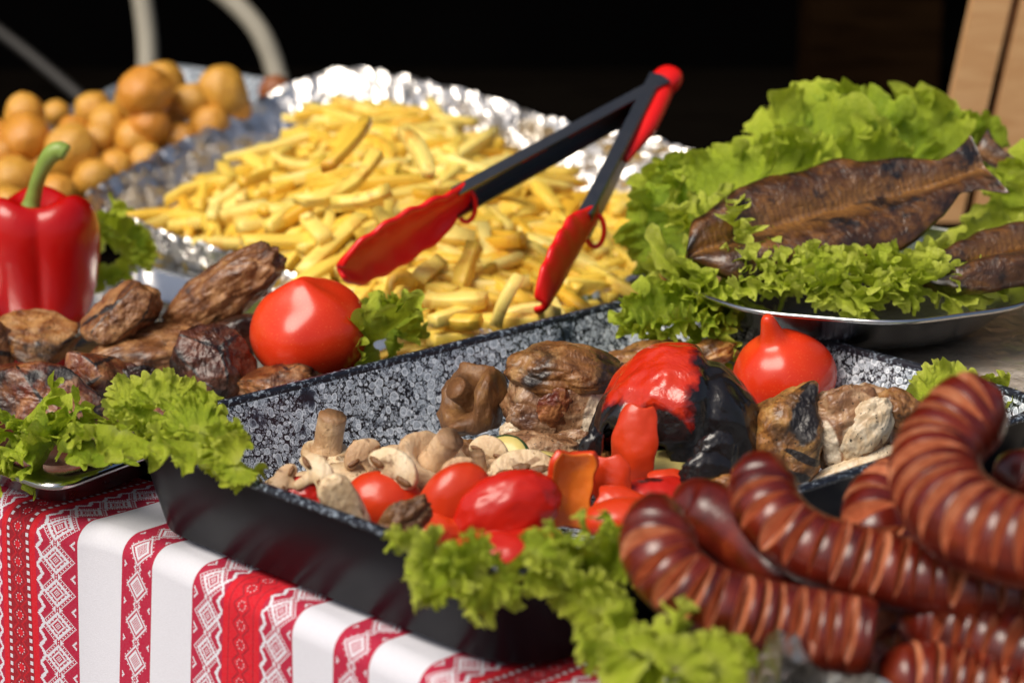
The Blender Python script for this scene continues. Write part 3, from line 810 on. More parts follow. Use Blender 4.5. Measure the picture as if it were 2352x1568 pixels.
for (a, b) in (((1090, 560, .085), (1052, 668, .058)), ((1190, 628, .085), (1132, 758, .045)), ((975, 690, .056), (1120, 690, .058)), ((880, 665, .062), (960, 640, .066)), ((1000, 728, .048), (1105, 742, .048)), ((930, 300, .150), (990, 400, .132)), ((1140, 735, .045), (1290, 715, .05)), ((960, 640, .068), (1010, 600, .07)), ((690, 480, .105), (880, 360, .135)), ((850, 270, .155), (760, 380, .135)), ((760, 470, .108), (900, 440, .118))):
    fry_at(at(*a), at(*b), None, 1.05)
for o_, lb in ((bpy.context.scene.objects.get('french_fry.292'), 'pale french fry standing upright between the two red tong tips'), (bpy.context.scene.objects.get('french_fry.293'), 'long thick french fry leaning upright before the smaller tong tip')):
    if o_: o_['label'] = lb
parts = []
while len(parts) < 900:
    x, y = R0.uniform(lo[0], hi[0]), R0.uniform(lo[1], hi[1])
    if not inside(x, y): continue
    v, f_ = fry_geo(R0.uniform(.04, .075), .0105, .0095, R0.uniform(-.2, .2), len(parts), 4)
    nn = slope(x, y); a = R0.uniform(0, 6.3); t = np.array([math.cos(a), math.sin(a), R0.uniform(-.2, .2)]); t = t-nn*np.dot(t, nn)/np.dot(nn, nn)
    parts.append((v@basis(x=t, z=nn).T+np.array([x, y, heap(x, y)-R0.uniform(.005, .022)]), f_))
# the body of the heap below
gx, gy = np.meshgrid(np.linspace(lo[0], hi[0], 60), np.linspace(lo[1], hi[1], 60)); gi = {}; gv = []; gf = []
for j in range(60):
    for i in range(60):
        x, y = gx[j, i], gy[j, i]
        if inside(x, y): gi[(i, j)] = len(gv); gv.append((x, y, heap(x, y)-.020))
for (i, j) in list(gi):
    q = [(i, j), (i+1, j), (i+1, j+1), (i, j+1)]
    if all(k in gi for k in q): gf.append(tuple(gi[k] for k in q))
parts.append((np.array(gv), gf))
st = put('french_fry_heap', mesh_data('french_fry_heap', *join(*parts)), fry_mat)
tag(st, 'lower layers of golden french fries filling the foil-lined tray', 'fries'); st['kind'] = 'stuff'

# ================================================================== POTATOES
POT = [(335, 212, 66, .125), (372, 195, 58, .120), (512, 212, 60, .118), (440, 232, 44, .112), (540, 262, 48, .098), (632, 212, 38, .098), (212, 250, 44, .105), (55, 268, 52, .100), (248, 282, 46, .098), (170, 300, 38, .092),
       (340, 292, 52, .096), (480, 288, 50, .092), (228, 318, 42, .086), (315, 318, 52, .086), (408, 322, 44, .082), (62, 318, 64, .088), (-10, 320, 48, .085), (160, 352, 66, .078), (335, 372, 46, .068), (268, 388, 44, .064), (215, 415, 50, .058), (130, 448, 52, .052), (32, 412, 58, .060), (-30, 400, 50, .06), (100, 398, 46, .060), (20, 470, 46, .048), (400, 250, 40, .095), (290, 345, 40, .075), (130, 262, 34, .094), (415, 365, 36, .06), (590, 270, 34, .085), (10, 360, 40, .075)]
# the lower layer that carries them
for i, (x, y, r, z) in enumerate(list(POT)[:22]):
    POT.append((x+rng.uniform(-30, 30), y+rng.uniform(20, 45), r*.9, max(.03, z-.035)))
pot_me = [mesh_data('roast_potato', *blob((1, 1, 1), 300+i, 4, .09, 1.3, 3)) for i in range(8)]
for i, (x, y, r, z) in enumerate(POT):
    P = at(x, y, z); d = 2*r*mpp(P); me = pot_me[i % 8]
    br = i == 5
    if br: me = me.copy(); me.materials.clear()
    ob = put('roast_potato', me, potato_brown if br else potato_mat, M=mat4(euler(rng.uniform(0, 6), rng.uniform(0, 6), rng.uniform(0, 6)), P, (d*rng.uniform(.92, 1.10), d*rng.uniform(.88, .98), d*.92)))
    if i == 0: tag(ob, 'large round yellow potato standing highest in the speckled pan', 'potato', 'roast potatoes')
    elif br: tag(ob, 'dark crisp brown potato at the foil corner of the fries', 'potato', 'roast potatoes')
    else: tag(ob, 'small golden roast potato in the heap in the speckled pan', 'potato', 'roast potatoes')

# ================================================================== TONGS
tip1, tip2 = at(765, 607, .088), at(1262, 706, .066)
hinge = CAM+1.80*_ray(1518, 196)
tongs = thing('kitchen_tongs', 'steel kitchen tongs with red silicone tips resting on the fries', 'tongs', (tip1+tip2)/2)
to = np.array(tongs.location)
def tong_arm(tip, hx, hy, hz_frac, wid):
    d = tip-hinge; L = np.linalg.norm(d); d /= L
    return d, L
nrm = np.cross(tip1-hinge, tip2-hinge); nrm /= np.linalg.norm(nrm)
if nrm[2] < 0: nrm = -nrm
for k, (tip, other) in enumerate(((tip1, tip2), (tip2, tip1))):
    d = tip-hinge; L = np.linalg.norm(d); d /= L
    inn = other-tip; inn = inn-d*np.dot(inn, d); inn /= np.linalg.norm(inn); w = np.cross(d, inn)
    # channel-section arm
    n_, V = 14, []
    for i in range(n_):
        t = i/(n_-1); P = hinge+d*L*.66*t; hw = .0100+.0015*t; dp = .009
        for (a, b) in ((-1, 1), (-1, 0), (-.86, -.12), (.86, -.12), (1, 0), (1, 1), (.84, 1), (.84, .1), (-.84, .1), (-.84, 1)):
            V.append(P+w*hw*a+inn*dp*b-to)
    arm_ = put('arm', mesh_data('arm', V, grid_faces(10, n_, True)+[tuple(range(9, -1, -1)), tuple((n_-1)*10+j for j in range(10))], smooth=False), tong_steel, tongs)
    # scalloped silicone head
    nu, nv = 30, 13; V = []
    for i in range(nu):
        t = i/(nu-1); P = hinge+d*L*(.60+.40*t)
        hw = np.interp(t, [0, .12, .3, .6, .85, .96, 1], [.0100, .0125, .0205, .0250, .0215, .0135, .004])
        sc = 1+.075*math.cos(t*36)*(1 if .2 < t < .95 else 0)
        for j in range(nv):
            a = j/(nv-1)*2-1; cup = .011*a*a*min(1, t*4)*(1-.3*t)
            V.append(P+w*hw*sc*a+inn*(cup+.004*t)-to)
    me = mesh_data('grip_head', V, grid_faces(nv, nu)); o_ = put('grip_head', me, silicone, tongs)
    so = o_.modifiers.new('solid', 'SOLIDIFY'); so.thickness = .0045; so.offset = 0
    sb = o_.modifiers.new('sub', 'SUBSURF'); sb.levels = 1; sb.render_levels = 1
    # red handle inlay and slots
    if k == 1:
        v, f_ = tube([hinge+d*L*.02-inn*.004-to, hinge+d*L*.18-inn*.0045-to, hinge+d*L*.36-inn*.002-to], [.0075, .0078, .002], 10, 12); put('grip_pad', mesh_data('grip_pad', v, f_), silicone, tongs)
    else:
        for (t0, t1) in ((.08, .13), (.20, .30), (.37, .45)):
            v, f_ = tube([hinge+d*L*t0-to+(-inn)*.0012, hinge+d*L*t1-to+(-inn)*.0012], .0024, 8, 4); put('slot_inlay', mesh_data('slot_inlay', v, f_), silicone, arm_)
    # hanging loop
    lp = hinge+d*L*.615; pts = []
    for i in range(13):
        a = 2*math.pi*i/12; pts.append(lp+np.array([.0065*math.sin(a), 0, -.010+.012*math.cos(a)])-to)
    v, f_ = tube(pts, .0018, 8, 26, False); put('red_loop', mesh_data('red_loop', v, f_), silicone, arm_)
    P = hinge+d*.012; v, f_ = blob((.007, .007, .004), 3, 2, 0); put('rivet', mesh_data('rivet', v+P+nrm*.004-to, f_), steel, arm_)
v, f_ = blob((.030, .022, .018), 5, 3, 0, box_=.4); dd = (hinge-(tip1+tip2)/2); dd /= np.linalg.norm(dd)
put('end_cap', mesh_data('end_cap', v@basis(x=dd, z=nrm).T+hinge+dd*.006-to, f_), silicone, tongs)

# ================================================================== BACKGROUND
for (nm, pts, r, m, lb) in (
    ('rubber_hose', [(318, -60, 1.30), (335, 60, 1.28), (340, 150, 1.26), (335, 230, 1.24), (330, 300, 1.2)], .0115, hose_mat, 'pale beige hose hanging straight behind the potatoes'),
    ('rubber_hose', [(430, -70, 1.30), (530, 0, 1.28), (600, 80, 1.26), (640, 190, 1.24), (650, 300, 1.2)], .0115, hose_mat, 'pale beige hose arching down behind the fries'),
    ('power_cable', [(-20, 60, 1.30), (60, 120, 1.28), (180, 220, 1.24), (240, 280, 1.2)], .007, black_cable, 'dark cable sloping down behind the potato pan')):
    P = [aty(*q) for q in pts]; c0 = P[-1]; v, f_ = tube([p-c0 for p in P], r, 14, 40)
    tag(put(nm, mesh_data(nm, v, f_), m, None, c0), lb, 'hose' if 'hose' in nm else 'cable')
c0 = aty(2310, 420, .62); cr = thing('pine_crate', 'upright light pine crate boards at the edge of the stall', 'crate', (c0[0], c0[1], 0))
for (x0, x1, sk) in ((2218, 2302, -.06), (2326, 2430, -.10), (2436, 2530, -.10)):
    a, b = aty(x0, 300, .62), aty(x1, 300, .62); w = b[0]-a[0]; v, f_ = box(0, 0, .30, w, .02, .60)
    v[:, 0] += .17*(v[:, 2]-.2)*1.0
    put('board', mesh_data('board', v+np.array([(a[0]+b[0])/2-c0[0], 0, 0]), f_, smooth=False), crate_mat, cr)
v, f_ = box(0, .02, .30, .34, .015, .6); put('back_board', mesh_data('back_board', v+np.array([.165, 0, 0]), f_, smooth=False), crate_mat, cr)
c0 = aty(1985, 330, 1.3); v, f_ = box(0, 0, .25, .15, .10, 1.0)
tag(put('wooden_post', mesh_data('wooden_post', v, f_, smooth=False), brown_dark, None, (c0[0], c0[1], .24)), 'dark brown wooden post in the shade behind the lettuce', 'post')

# ================================================================== MEAT TRAY
def tomato(name, label, c, R, axis, nip, nw, seed, squash=.86, ridge=0., pw=2):
    V, F = ico(6); ax = np.asarray(axis, float); ax /= np.linalg.norm(ax)
    B = basis(x=np.cross([0.3, 1, .1], ax), z=ax); L = V.copy()
    ang = np.arccos(np.clip(L[:, 2], -1, 1)); phi = np.arctan2(L[:, 1], L[:, 0])
    r = 1+.018*np.cos(5*phi+seed)*np.sin(ang)+.03*fbm(V*1.1+seed, 2, seed)
    r = r*(1+ridge*np.exp(-((ang-.55)/.4)**2)*np.cos(3*phi+1.9))
    r = r-.12*np.exp(-((math.pi-ang)/.35)**2)
    P = L*r[:, None]; P[:, 2] *= squash; P[:, 2] += nip*np.exp(-(ang/nw)**pw)+nip*.25*np.exp(-(ang/(nw*2.6))**2)
    P[:, :2] *= (1-.25*np.exp(-((ang-nw)/(nw*.8))**2)*min(1, nip*3))[:, None]
    o = put(name, mesh_data(name, P@B.T*R, F), tomato_mat, None, c)
    return tag(o, label, 'tomato')
c = aty(712, 762, .035); tomato('tomato', 'whole glossy red tomato with a pointed top sitting on the grilled meat', c, 137*mpp(c), (-.12, -.25, 1), .12, .34, 2, .86, .04)
c = aty(1800, 868, -.015); tomato('tomato', 'whole red tomato with a nipple tip beside the grilled chicken', c, 120*mpp(c), (-.30, -.25, 1), .46, .27, 5, .86, 0., 3.2)
# bell pepper
bc = aty(93, 600, .20); base_z = bc[2]-.052
bp = thing('bell_pepper', 'shiny whole red bell pepper with a long green stem', 'pepper', (bc[0], bc[1], base_z))
prof = [(.001, .004), (.010, .0), (.020, .003), (.028, .012), (.0335, .028), (.037, .048), (.0385, .066), (.0375, .080), (.0335, .091), (.027, .0965), (.020, .096), (.012, .090), (.006, .086), (.0005, .085)]
prof = [tuple(q) for q in spline([(a, b) for a, b in prof], 46)]
def lob(a, r, z): 
    g = abs(math.cos(1.5*a+.55)); return 1-.17*(1-g)**1.6*(.55+.45*math.sin(min(1, z/.09)*math.pi*.9))+.03*math.sin(a*2+1)
v, f_ = revolve(prof, 96, lob); v = v*np.array([1.12, 1.05, 1.02]); v[:, 2] += .004*np.cos(3*np.arctan2(v[:, 1], v[:, 0])+1.1)*np.clip(np.hypot(v[:, 0], v[:, 1])/.03, 0, 1)
put('body', mesh_data('body', v, f_), bell_mat, bp)
sp = [aty(66, 494, .196), aty(76, 455, .196), aty(90, 405, .192), aty(112, 362, .188), aty(135, 345, .186), aty(152, 352, .185)]
v, f_ = tube([p-np.array(bp.location) for p in sp], [.0085, .0060, .0052, .0052, .0058, .0068, .0060], 14, 40)
put('stem', mesh_data('stem', v, f_), stem_green, bp)

GM = 'grilled meat chunks in the steel tray'
for (lb, x, y, z, w, h, d, rot, sd, mt, kw) in (
    ('orange-brown grilled pork chunk lying below the bell pepper', 98, 782, .040, 205, 130, 150, (.1, .25, .2), 1, pork_light, dict(planes=8, amp=.07)),
    ('round peppered grey-brown kebab piece resting by the bell pepper', 280, 726, .058, 172, 135, 150, (.2, -.35, .3), 2, kebab_mat, dict(planes=7, amp=.12, freq=2.2, rid=.04)),
    ('long peppered kebab roll sticking up against the tray rim', 515, 668, .070, 305, 120, 125, (.15, -.60, .0), 3, kebab_mat, dict(amp=.13, freq=2.2, rid=.05, box_=.5)),
    ('flat grey kebab piece under the long kebab roll', 345, 812, .032, 290, 120, 170, (0, -.15, .2), 4, kebab_mat, dict(planes=8, amp=.10, rid=.03)),
    ('dark red smoked pork wedge leaning on its neighbours', 205, 862, .042, 165, 160, 130, (.3, .5, .4), 5, pork_red, dict(planes=7, amp=.06)),
    ('browned pork chunk with dark seared folds behind the curly lettuce', 105, 912, .036, 270, 140, 170, (.1, .1, -.2), 6, pork_red, dict(planes=9, amp=.10, rid=.03)),
    ('upright burnt pork chunk with black crust beside the tomato', 490, 838, .046, 175, 215, 150, (.1, .15, .3), 8, pork_burnt, dict(planes=7, amp=.10, rid=.05)),
    ('glazed brown pork slab lying under the tomato', 650, 876, .036, 235, 105, 190, (0, -.12, .4), 9, pork_mat, dict(planes=9, amp=.10, rid=.04)),
    ('dark pork chunk hidden behind the tomato', 572, 770, .045, 150, 130, 130, (0, .3, 0), 10, pork_burnt, dict(planes=8, amp=.07)),
    ('small charred scrap between the pork and the curly lettuce', 300, 872, .036, 130, 70, 90, (0, 0, 0), 11, pork_burnt, dict(amp=.3, rid=.1)),
    ('brown pork chunk cut off at the tray corner under the pepper', -25, 800, .040, 120, 150, 130, (.2, .2, .1), 12, pork_mat, dict(planes=8, amp=.07)),
    ('seared pork chunk low in the tray behind the frilled lettuce', 390, 915, .024, 200, 110, 140, (.2, .2, .1), 13, pork_red, dict(planes=8, amp=.07)),
    ('charred pork chunk at the tray wall beside the seared fold', -30, 905, .036, 130, 120, 130, (.2, .2, .1), 14, pork_burnt, dict(planes=8, amp=.07))):
    c = at(x, y, z); m = mpp(c)
    lump('grilled_pork' if 'pork' in lb or 'scrap' in lb else 'kebab_piece', lb, 'meat', c, (w*m, d*m, h*m), rot, sd, mt, GM, level=6, octv=4, **kw)

# ================================================================== ROASTING PAN CONTENTS
def roast(lb, nm, cat, x, y, z, w, h, d, rot, sd, mt, grp=None, **kw):
    c = at(x, y, z); m = mpp(c); kw.setdefault('level', 5)
    return lump(nm, lb, cat, c, (w*m, d*m, h*m), rot, sd, mt, grp, **kw)
RV = 'roast vegetables in the granite pan'
roast('dark red roast pepper scrap with a black spot near the pan wall', 'roast_pepper', 'pepper', 705, 1148, .040, 140, 115, 100, (0, .2, .2), 21, roast_pepper, RV, amp=.14)
roast('smooth roast tomato half under the pale mushroom strip', 'roast_tomato', 'tomato', 880, 1160, .038, 190, 170, 150, (.2, .1, 0), 22, roast_tomato, RV, amp=.035, octv=2, freq=1.4)
roast('tall roast tomato half leaning on the red pepper', 'roast_tomato', 'tomato', 1045, 1165, .042, 175, 225, 120, (.1, .42, .3), 23, roast_tomato, RV, amp=.035, octv=2, freq=1.4)
roast('large wrinkled roast pepper with black blister between tomatoes', 'roast_pepper', 'pepper', 1160, 1178, .042, 270, 185, 150, (.1, -.42, .1), 24, roast_pepper, RV, amp=.07, rid=.02, freq=1.6, octv=3)
roast('smooth orange-red tomato wedge lying flat by the scored sausage', 'roast_tomato', 'tomato', 1425, 1190, .048, 180, 95, 120, (0, -.08, .1), 27, roast_tomato, RV, amp=.035, octv=2, freq=1.4)
roast('red tomato piece low behind the curled front lettuce', 'roast_tomato', 'tomato', 1005, 1235, .030, 170, 110, 110, (0, .2, .1), 28, roast_tomato, RV, amp=.1)
roast('wet red pepper piece low behind the front lettuce', 'roast_pepper', 'pepper', 1210, 1262, .030, 200, 95, 120, (0, -.1, .1), 29, roast_pepper, RV, amp=.12)
roast('small yellow pepper scrap at the pan front wall', 'roast_pepper', 'pepper', 945, 1262, .034, 50, 45, 40, (0, 0, 0), 32, roast_orange, RV, amp=.15, level=4)
def strip(lb, c, w, l, along, face, bend, cup, sd, mt, inner=None):
    nu, nv = 22, 34; V = []; R = np.random.RandomState(sd); ph = R.uniform(0, 6, 4); B = basis(y=along, z=face)
    for j in range(nv):
        t = j/(nv-1)*2-1; ww = w*.5*(1-.35*abs(t)**4)*(1+.08*math.sin(3*t+ph[0])+.04*math.sin(9*t+ph[1]))
        for i in range(nu):
            a = i/(nu-1)*2-1
            ac = abs(cup); V.append((ww*math.sin(a*ac)/math.sin(ac), t*l*.5*(1+.03*math.sin(4*a+ph[2])), -bend*l*t*t-math.copysign(1, cup)*ww*.9*(1-math.cos(a*ac))))
    V = np.array(V); V[:, 2] += .06*w*fbm(V/w*1.6, 3, sd)
    o = put('roast_pepper', mesh_data('roast_pepper', V@B.T, grid_faces(nu, nv)), [mt, inner or mt], None, c)
    md = o.modifiers.new('solid', 'SOLIDIFY'); md.thickness = .0042; md.offset = -1; md.material_offset = 1; md.material_offset_rim = 1
    sb = o.modifiers.new('sub', 'SUBSURF'); sb.levels = 1; sb.render_levels = 1
    return tag(o, lb, 'pepper', RV)
def stp(lb, x, y, z, w, l, *a): c = at(x, y, z); m = mpp(c); return strip(lb, c, w*m, l*m, *a)
stp('orange-fleshed roast pepper piece standing upright', 1307, 1122, .050, 105, 170, (.10, .15, 1), (.35, -.9, .2), -.10, -.9, 61, roast_orange, roast_tomato)
stp('bright red flap of pepper flesh hanging out of the charred pepper', 1452, 1028, .060, 105, 195, (.12, .15, 1), (-.25, -.9, .2), .10, 1.0, 68, roast_tomato, roast_orange)
stp('small upright red pepper piece beside the orange one', 1402, 1118, .048, 95, 140, (-.15, .1, 1), (-.2, -.9, .3), .12, .9, 62, roast_tomato, roast_orange)
stp('soft red pepper strip under the charred pepper', 1500, 1128, .044, 110, 220, (1, .2, .15), (.1, -.6, .8), .16, 1.0, 63, roast_pepper, roast_orange)
stp('red pepper scrap at the foot of the charred pepper', 1565, 1100, .046, 70, 150, (1, .1, -.2), (.1, -.6, .8), .14, 1.0, 64, roast_tomato, roast_orange)
stp('curled red pepper strip under the front lettuce', 1115, 1250, .040, 100, 220, (1, -.2, .1), (0, -.6, .8), .16, 1.0, 66, roast_pepper, roast_orange)
stp('wet red pepper strip between tomato wedge and charred pepper', 1455, 1150, .046, 80, 170, (1, -.2, -.3), (0, -.6, .8), .12, 1.0, 67, roast_tomato, roast_orange)
# mushrooms
def mushroom(lb, c, R, axis, mcap, mstem, stem=(.9, .34), hollow=True, seed=0):
    root = thing('mushroom', lb, 'mushroom', c, 'roast mushrooms in the granite pan')
    B = basis(x=np.cross([.3, 1, .2], axis), z=axis)
    prof = [(.001, -.46), (.30, -.44), (.62, -.32), (.86, -.08), (.98, .18), (1.0, .38), (.94, .52), (.80, .55), (.62, .48), (.44, .32), (.30, .22), (.001, .20)]
    prof = [tuple(q) for q in spline(prof, 40)]; v, f_ = revolve(prof, 48)
    v = v*(1+(.10 if seed != 4 else .22)*fbm(v*1.5+seed, 4, seed))[:, None]; v[:, 2] += (.12 if seed != 4 else .35)*fbm(v*1.2+9, 2, seed+3)
    put('cap', mesh_data('cap', v@B.T*R, f_), mcap, root)
    v, f_ = tube([(0, 0, .1), (.03, .02, stem[0]*.5), (.10, 0, stem[0])], [stem[1]*1.3, stem[1], stem[1]*1.02, stem[1]*1.0], 18, 14)
    v = v*(1+.05*fbm(v*3+seed, 2, seed))[:, None]
    put('stem', mesh_data('stem', v@B.T*R, f_), mstem, root); return root
c = at(982, 1082, .046); mushroom('pale upturned mushroom with its stem standing up from a hollow cap', c, 90*mpp(c), (.42, -.30, .85), mush_cap, mush_cap, (1.25, .36), seed=1)
c = at(1102, 930, .040); mushroom('large dark brown roasted mushroom leaning on the speckled wall', c, 92*mpp(c), (-.75, -.35, .55), mush_dark, mush_dark, (.9, .30), seed=4)
c = at(748, 1058, .032); mushroom('pale mushroom with a frayed stem pointing up by the speckled wall', c, 58*mpp(c), (.12, -.1, 1), mush_pale, mush_cap, (2.0, .56), seed=6)
c = at(1108, 1100, .040); mushroom('small tan mushroom with a thin stem between tomato and courgette', c, 52*mpp(c), (-.25, -.1, 1), mush_cap, mush_cap, (1.3, .32), seed=8)
MP = 'mushroom pieces in the granite pan'
roast('broad pale mushroom cap lying under the stems', 'mushroom_piece', 'mushroom', 815, 1100, .036, 170, 70, 120, (.1, .1, .2), 41, mush_pale, MP, amp=.12)
roast('thin mushroom sliver against the speckled wall', 'mushroom_piece', 'mushroom', 838, 1040, .028, 70, 40, 30, (0, .6, .1), 42, mush_pale, MP, amp=.2, box_=.7, level=4)
roast('white mushroom strip lying across the tomato half', 'mushroom_piece', 'mushroom', 790, 1163, .052, 85, 165, 40, (.1, -.45, .2), 43, mush_pale, MP, amp=.10, box_=.9)
roast('brown torn mushroom piece on the tomato half', 'mushroom_piece', 'mushroom', 925, 1200, .050, 150, 95, 60, (.1, -.7, .2), 44, mush_dark, MP, amp=.22, rid=.08)
roast('shrivelled mushroom end at the pan corner', 'mushroom_piece', 'mushroom', 645, 1112, .034, 80, 45, 50, (0, -.2, .1), 45, mush_cap, MP, amp=.2)
roast('pale mushroom crumb at the front pan wall', 'mushroom_piece', 'mushroom', 872, 1222, .044, 70, 30, 40, (0, .1, .1), 46, mush_pale, MP, amp=.2, level=4)
roast('torn mushroom frill under the frayed stem', 'mushroom_piece', 'mushroom', 780, 1072, .034, 70, 45, 50, (0, .1, .1), 47, mush_pale, MP, amp=.3, rid=.1)
roast('brown mushroom half behind the upturned mushroom', 'mushroom_piece', 'mushroom', 1075, 1045, .030, 120, 70, 90, (.1, .3, .2), 48, mush_dark, MP, amp=.2)
roast('tan mushroom wedge at the speckled wall behind the pale cap', 'mushroom_piece', 'mushroom', 895, 1058, .026, 130, 60, 90, (.1, -.2, .2), 49, mush_cap, MP, amp=.2)
roast('grey-brown meat scrap below the torn shank', 'roast_meat', 'meat', 1235, 1030, .030, 210, 70, 120, (0, .1, .2), 50, stew_mat, None, amp=.2, rid=.04)
roast('brown mushroom sliver under the pale strip', 'mushroom_piece', 'mushroom', 730, 1105, .034, 120, 50, 80, (0, .1, .2), 51, mush_cap, MP, amp=.2)
roast('dark meat piece under the courgette slices', 'roast_meat', 'meat', 1360, 1075, .028, 160, 80, 120, (0, .1, .2), 52, stew_skin, None, amp=.2, rid=.04)
def mush_slice(lb, x, y, z, size, up, face, sd, pale=None):
    c = at(x, y, z); R = size*mpp(c); root = thing('mushroom_slice', lb, 'mushroom', c, 'mushroom slices in the granite pan'); rs = np.random.RandomState(sd)
    out = [(-.20, -.95), (.22, -.92), (.20, -.45), (.26, -.12), (.52, -.20), (.82, -.22), (.98, .02), (.92, .34), (.66, .62), (.30, .78), (-.10, .80), (-.48, .70), (-.80, .44), (-.97, .10), (-.90, -.20), (-.56, -.18), (-.26, -.10), (-.22, -.45), (-.20, -.95)]
    P = np.array(out[:-1])*(1+rs.uniform(-.07, .07, (18, 1))); P = np.array([P[i]*(1-t)+P[(i+1) % 18]*t for i in range(18) for t in (0, .5)])
    P = .25*np.roll(P, 1, 0)+.5*P+.25*np.roll(P, -1, 0); n = len(P); th = .17; B = basis(y=up, z=face)
    V = []
    for (sc, zz) in ((.93, th), (1., th*.7), (1.02, 0), (1., -th*.7), (.93, -th)):
        for p in P: V.append((p[0]*sc, p[1]*sc, zz+.05*math.sin(2.2*p[0]+sd)+.06*p[1]*p[1]))
    F = grid_faces(n, 5, True)+[tuple(range(n-1, -1, -1)), tuple(4*n+j for j in range(n))]
    me = mesh_data('slice_body', np.array(V)@B.T*R, F); put('slice_body', me, pale or mush_pale, root)
    for sx in (-1, 1):
        G_ = []
        for (gx, g0, g1) in ((.30, -.04, .10), (.45, -.09, .12), (.62, -.10, .14), (.78, -.06, .12), (.88, .02, .08)):
            for gy in (g0, g1): G_.append((sx*gx, gy, th+.035+.05*math.sin(2.2*sx*gx+sd)+.06*gy*gy))
        me = mesh_data('gill_band', np.array(G_)@B.T*R, [(2*i, 2*i+2, 2*i+3, 2*i+1) if sx > 0 else (2*i, 2*i+1, 2*i+3, 2*i+2) for i in range(4)]); o_ = put('gill_band', me, mush_dark, root)
        md = o_.modifiers.new('solid', 'SOLIDIFY'); md.thickness = .0012; md.offset = 0
    return root
mush_slice('pale mushroom slice lying against the upturned mushroom', 900, 1085, .058, 70, (.5, .1, .8), (-.1, -.8, .6), 1)
mush_slice('browned mushroom slice leaning below the speckled wall', 835, 1050, .050, 52, (-.5, .2, .8), (.2, -.8, .5), 2, mush_cap)
mush_slice('mushroom slice tilted over behind the pale strip', 722, 1092, .056, 56, (.8, .2, .5), (.0, -.8, .6), 3)
mush_slice('tan mushroom slice between tomato half and upturned mushroom', 1052, 1095, .056, 54, (-.7, .1, .7), (.1, -.9, .4), 4, mush_cap)
mush_slice('mushroom slice lying near the pan corner', 660, 1108, .052, 46, (-.9, .2, .3), (-.1, -.7, .7), 5, mush_cap)
mush_slice('mushroom slice resting on the courgette by the shank', 1122, 1040, .052, 50, (.3, .2, .9), (-.2, -.9, .4), 6)
c = at(1198, 1078, .048); root = thing('mushroom_slice', 'round mushroom slice with browned gills on top of the courgette', 'mushroom', c); m = mpp(c)
B = basis(x=(1, .1, .1), z=(.1, -.75, .65))
v, f_ = revolve([(.001, .2), (.6, .2), (.92, .17), (1, 0), (.92, -.2), (.5, -.22), (.001, -.22)], 40); v = v*(1+.07*fbm(v*2, 3, 5))[:, None]*np.array([78, 50, 45])*m
put('slice_body', mesh_data('slice_body', v@B.T, f_), mush_pale, root)
for k in range(3):
    v, f_ = blob((44*m, 20*m, 7*m), 60+k, 3, .25); put('brown_gill', mesh_data('brown_gill', (v+np.array([(k-1)*38*m, (-8+10*(k % 2))*m, 9*m]))@B.T, f_), mush_dark, root)
# courgette slices
for (lb, x, y, z, R, ax) in (('courgette slice with yellow face propped beside the mushroom slice', 1160, 1058, .042, 62, (-.25, -.75, .6)), ('courgette slice showing dark green skin in front of the shank', 1292, 1062, .040, 62, (.25, .2, .9)), ('browned courgette slice under the charred pepper', 1530, 1075, .040, 50, (.1, -.5, .8)), ('courgette end half hidden under the small mushroom', 1065, 1082, .030, 34, (.1, -.3, .9))):
    c = at(x, y, z); R *= mpp(c); root = thing('courgette_slice', lb, 'courgette', c, 'courgette slices'); B = basis(x=np.cross([.2, 1, .3], ax), z=ax)
    v, f_ = revolve([(.001, .20), (.55, .21), (.93, .19), (.93, -.19), (.5, -.2), (.001, -.2)], 36); v = v*(1+.05*fbm(v*2, 2, 7))[:, None]; put('flesh', mesh_data('flesh', v@B.T*R, f_), zuc_flesh, root)
    v, f_ = revolve([(.92, .20), (.985, .185), (1.01, .0), (.985, -.185), (.92, -.20)], 36); v = v*(1+.05*fbm(v*2, 2, 7))[:, None]; put('skin', mesh_data('skin', v@B.T*R, f_), zuc_skin, root)
# roast shank: skin cap, torn flesh, bone
c = at(1290, 915, .050); m = mpp(c); sh = thing('roast_shank', 'torn roast pork shank with pale bone showing against the speckled wall', 'meat', c-np.array([0, 0, .03]))
so_ = c-np.array(sh.location)
def sub(root, nm, org_, dx, dy, dep, w, h, d, rot, sd, mt, m, burn=(), pale=(), **kw):
    v, f_ = blob((w*m, d*m, h*m), sd, **kw); v = v@euler(*rot).T
    ch_ = np.zeros(len(v))
    for (bx, bz, rx, rz, an) in burn:      # grill marks on the side facing out: x, z, radii, tilt
        X_ = v[:, 0]/m-bx; Z_ = v[:, 2]/m-bz; X_, Z_ = X_*math.cos(an)+Z_*math.sin(an), -X_*math.sin(an)+Z_*math.cos(an)
        ch_ = np.maximum(ch_, np.clip(1.25-.75*np.sqrt((X_/rx)**2+(Z_/rz)**2), 0, 1)*(v[:, 1] < .2*d*m))
    pa_ = np.zeros(len(v))
    for (bx, bz, rx, rz, an) in pale:
        X_ = v[:, 0]/m-bx; Z_ = v[:, 2]/m-bz; X_, Z_ = X_*math.cos(an)+Z_*math.sin(an), -X_*math.sin(an)+Z_*math.cos(an)
        pa_ = np.maximum(pa_, np.clip(1.25-.75*np.sqrt((X_/rx)**2+(Z_/rz)**2), 0, 1)*(v[:, 1] < .2*d*m))
    # offsets are across / up / towards the viewer
    off = np.array([dx*m, -dep*m, -dy*m])
    return put(nm, mesh_data(nm, v, f_, attr={'char': ch_, 'pale': pa_}), mt, root, org_+off)
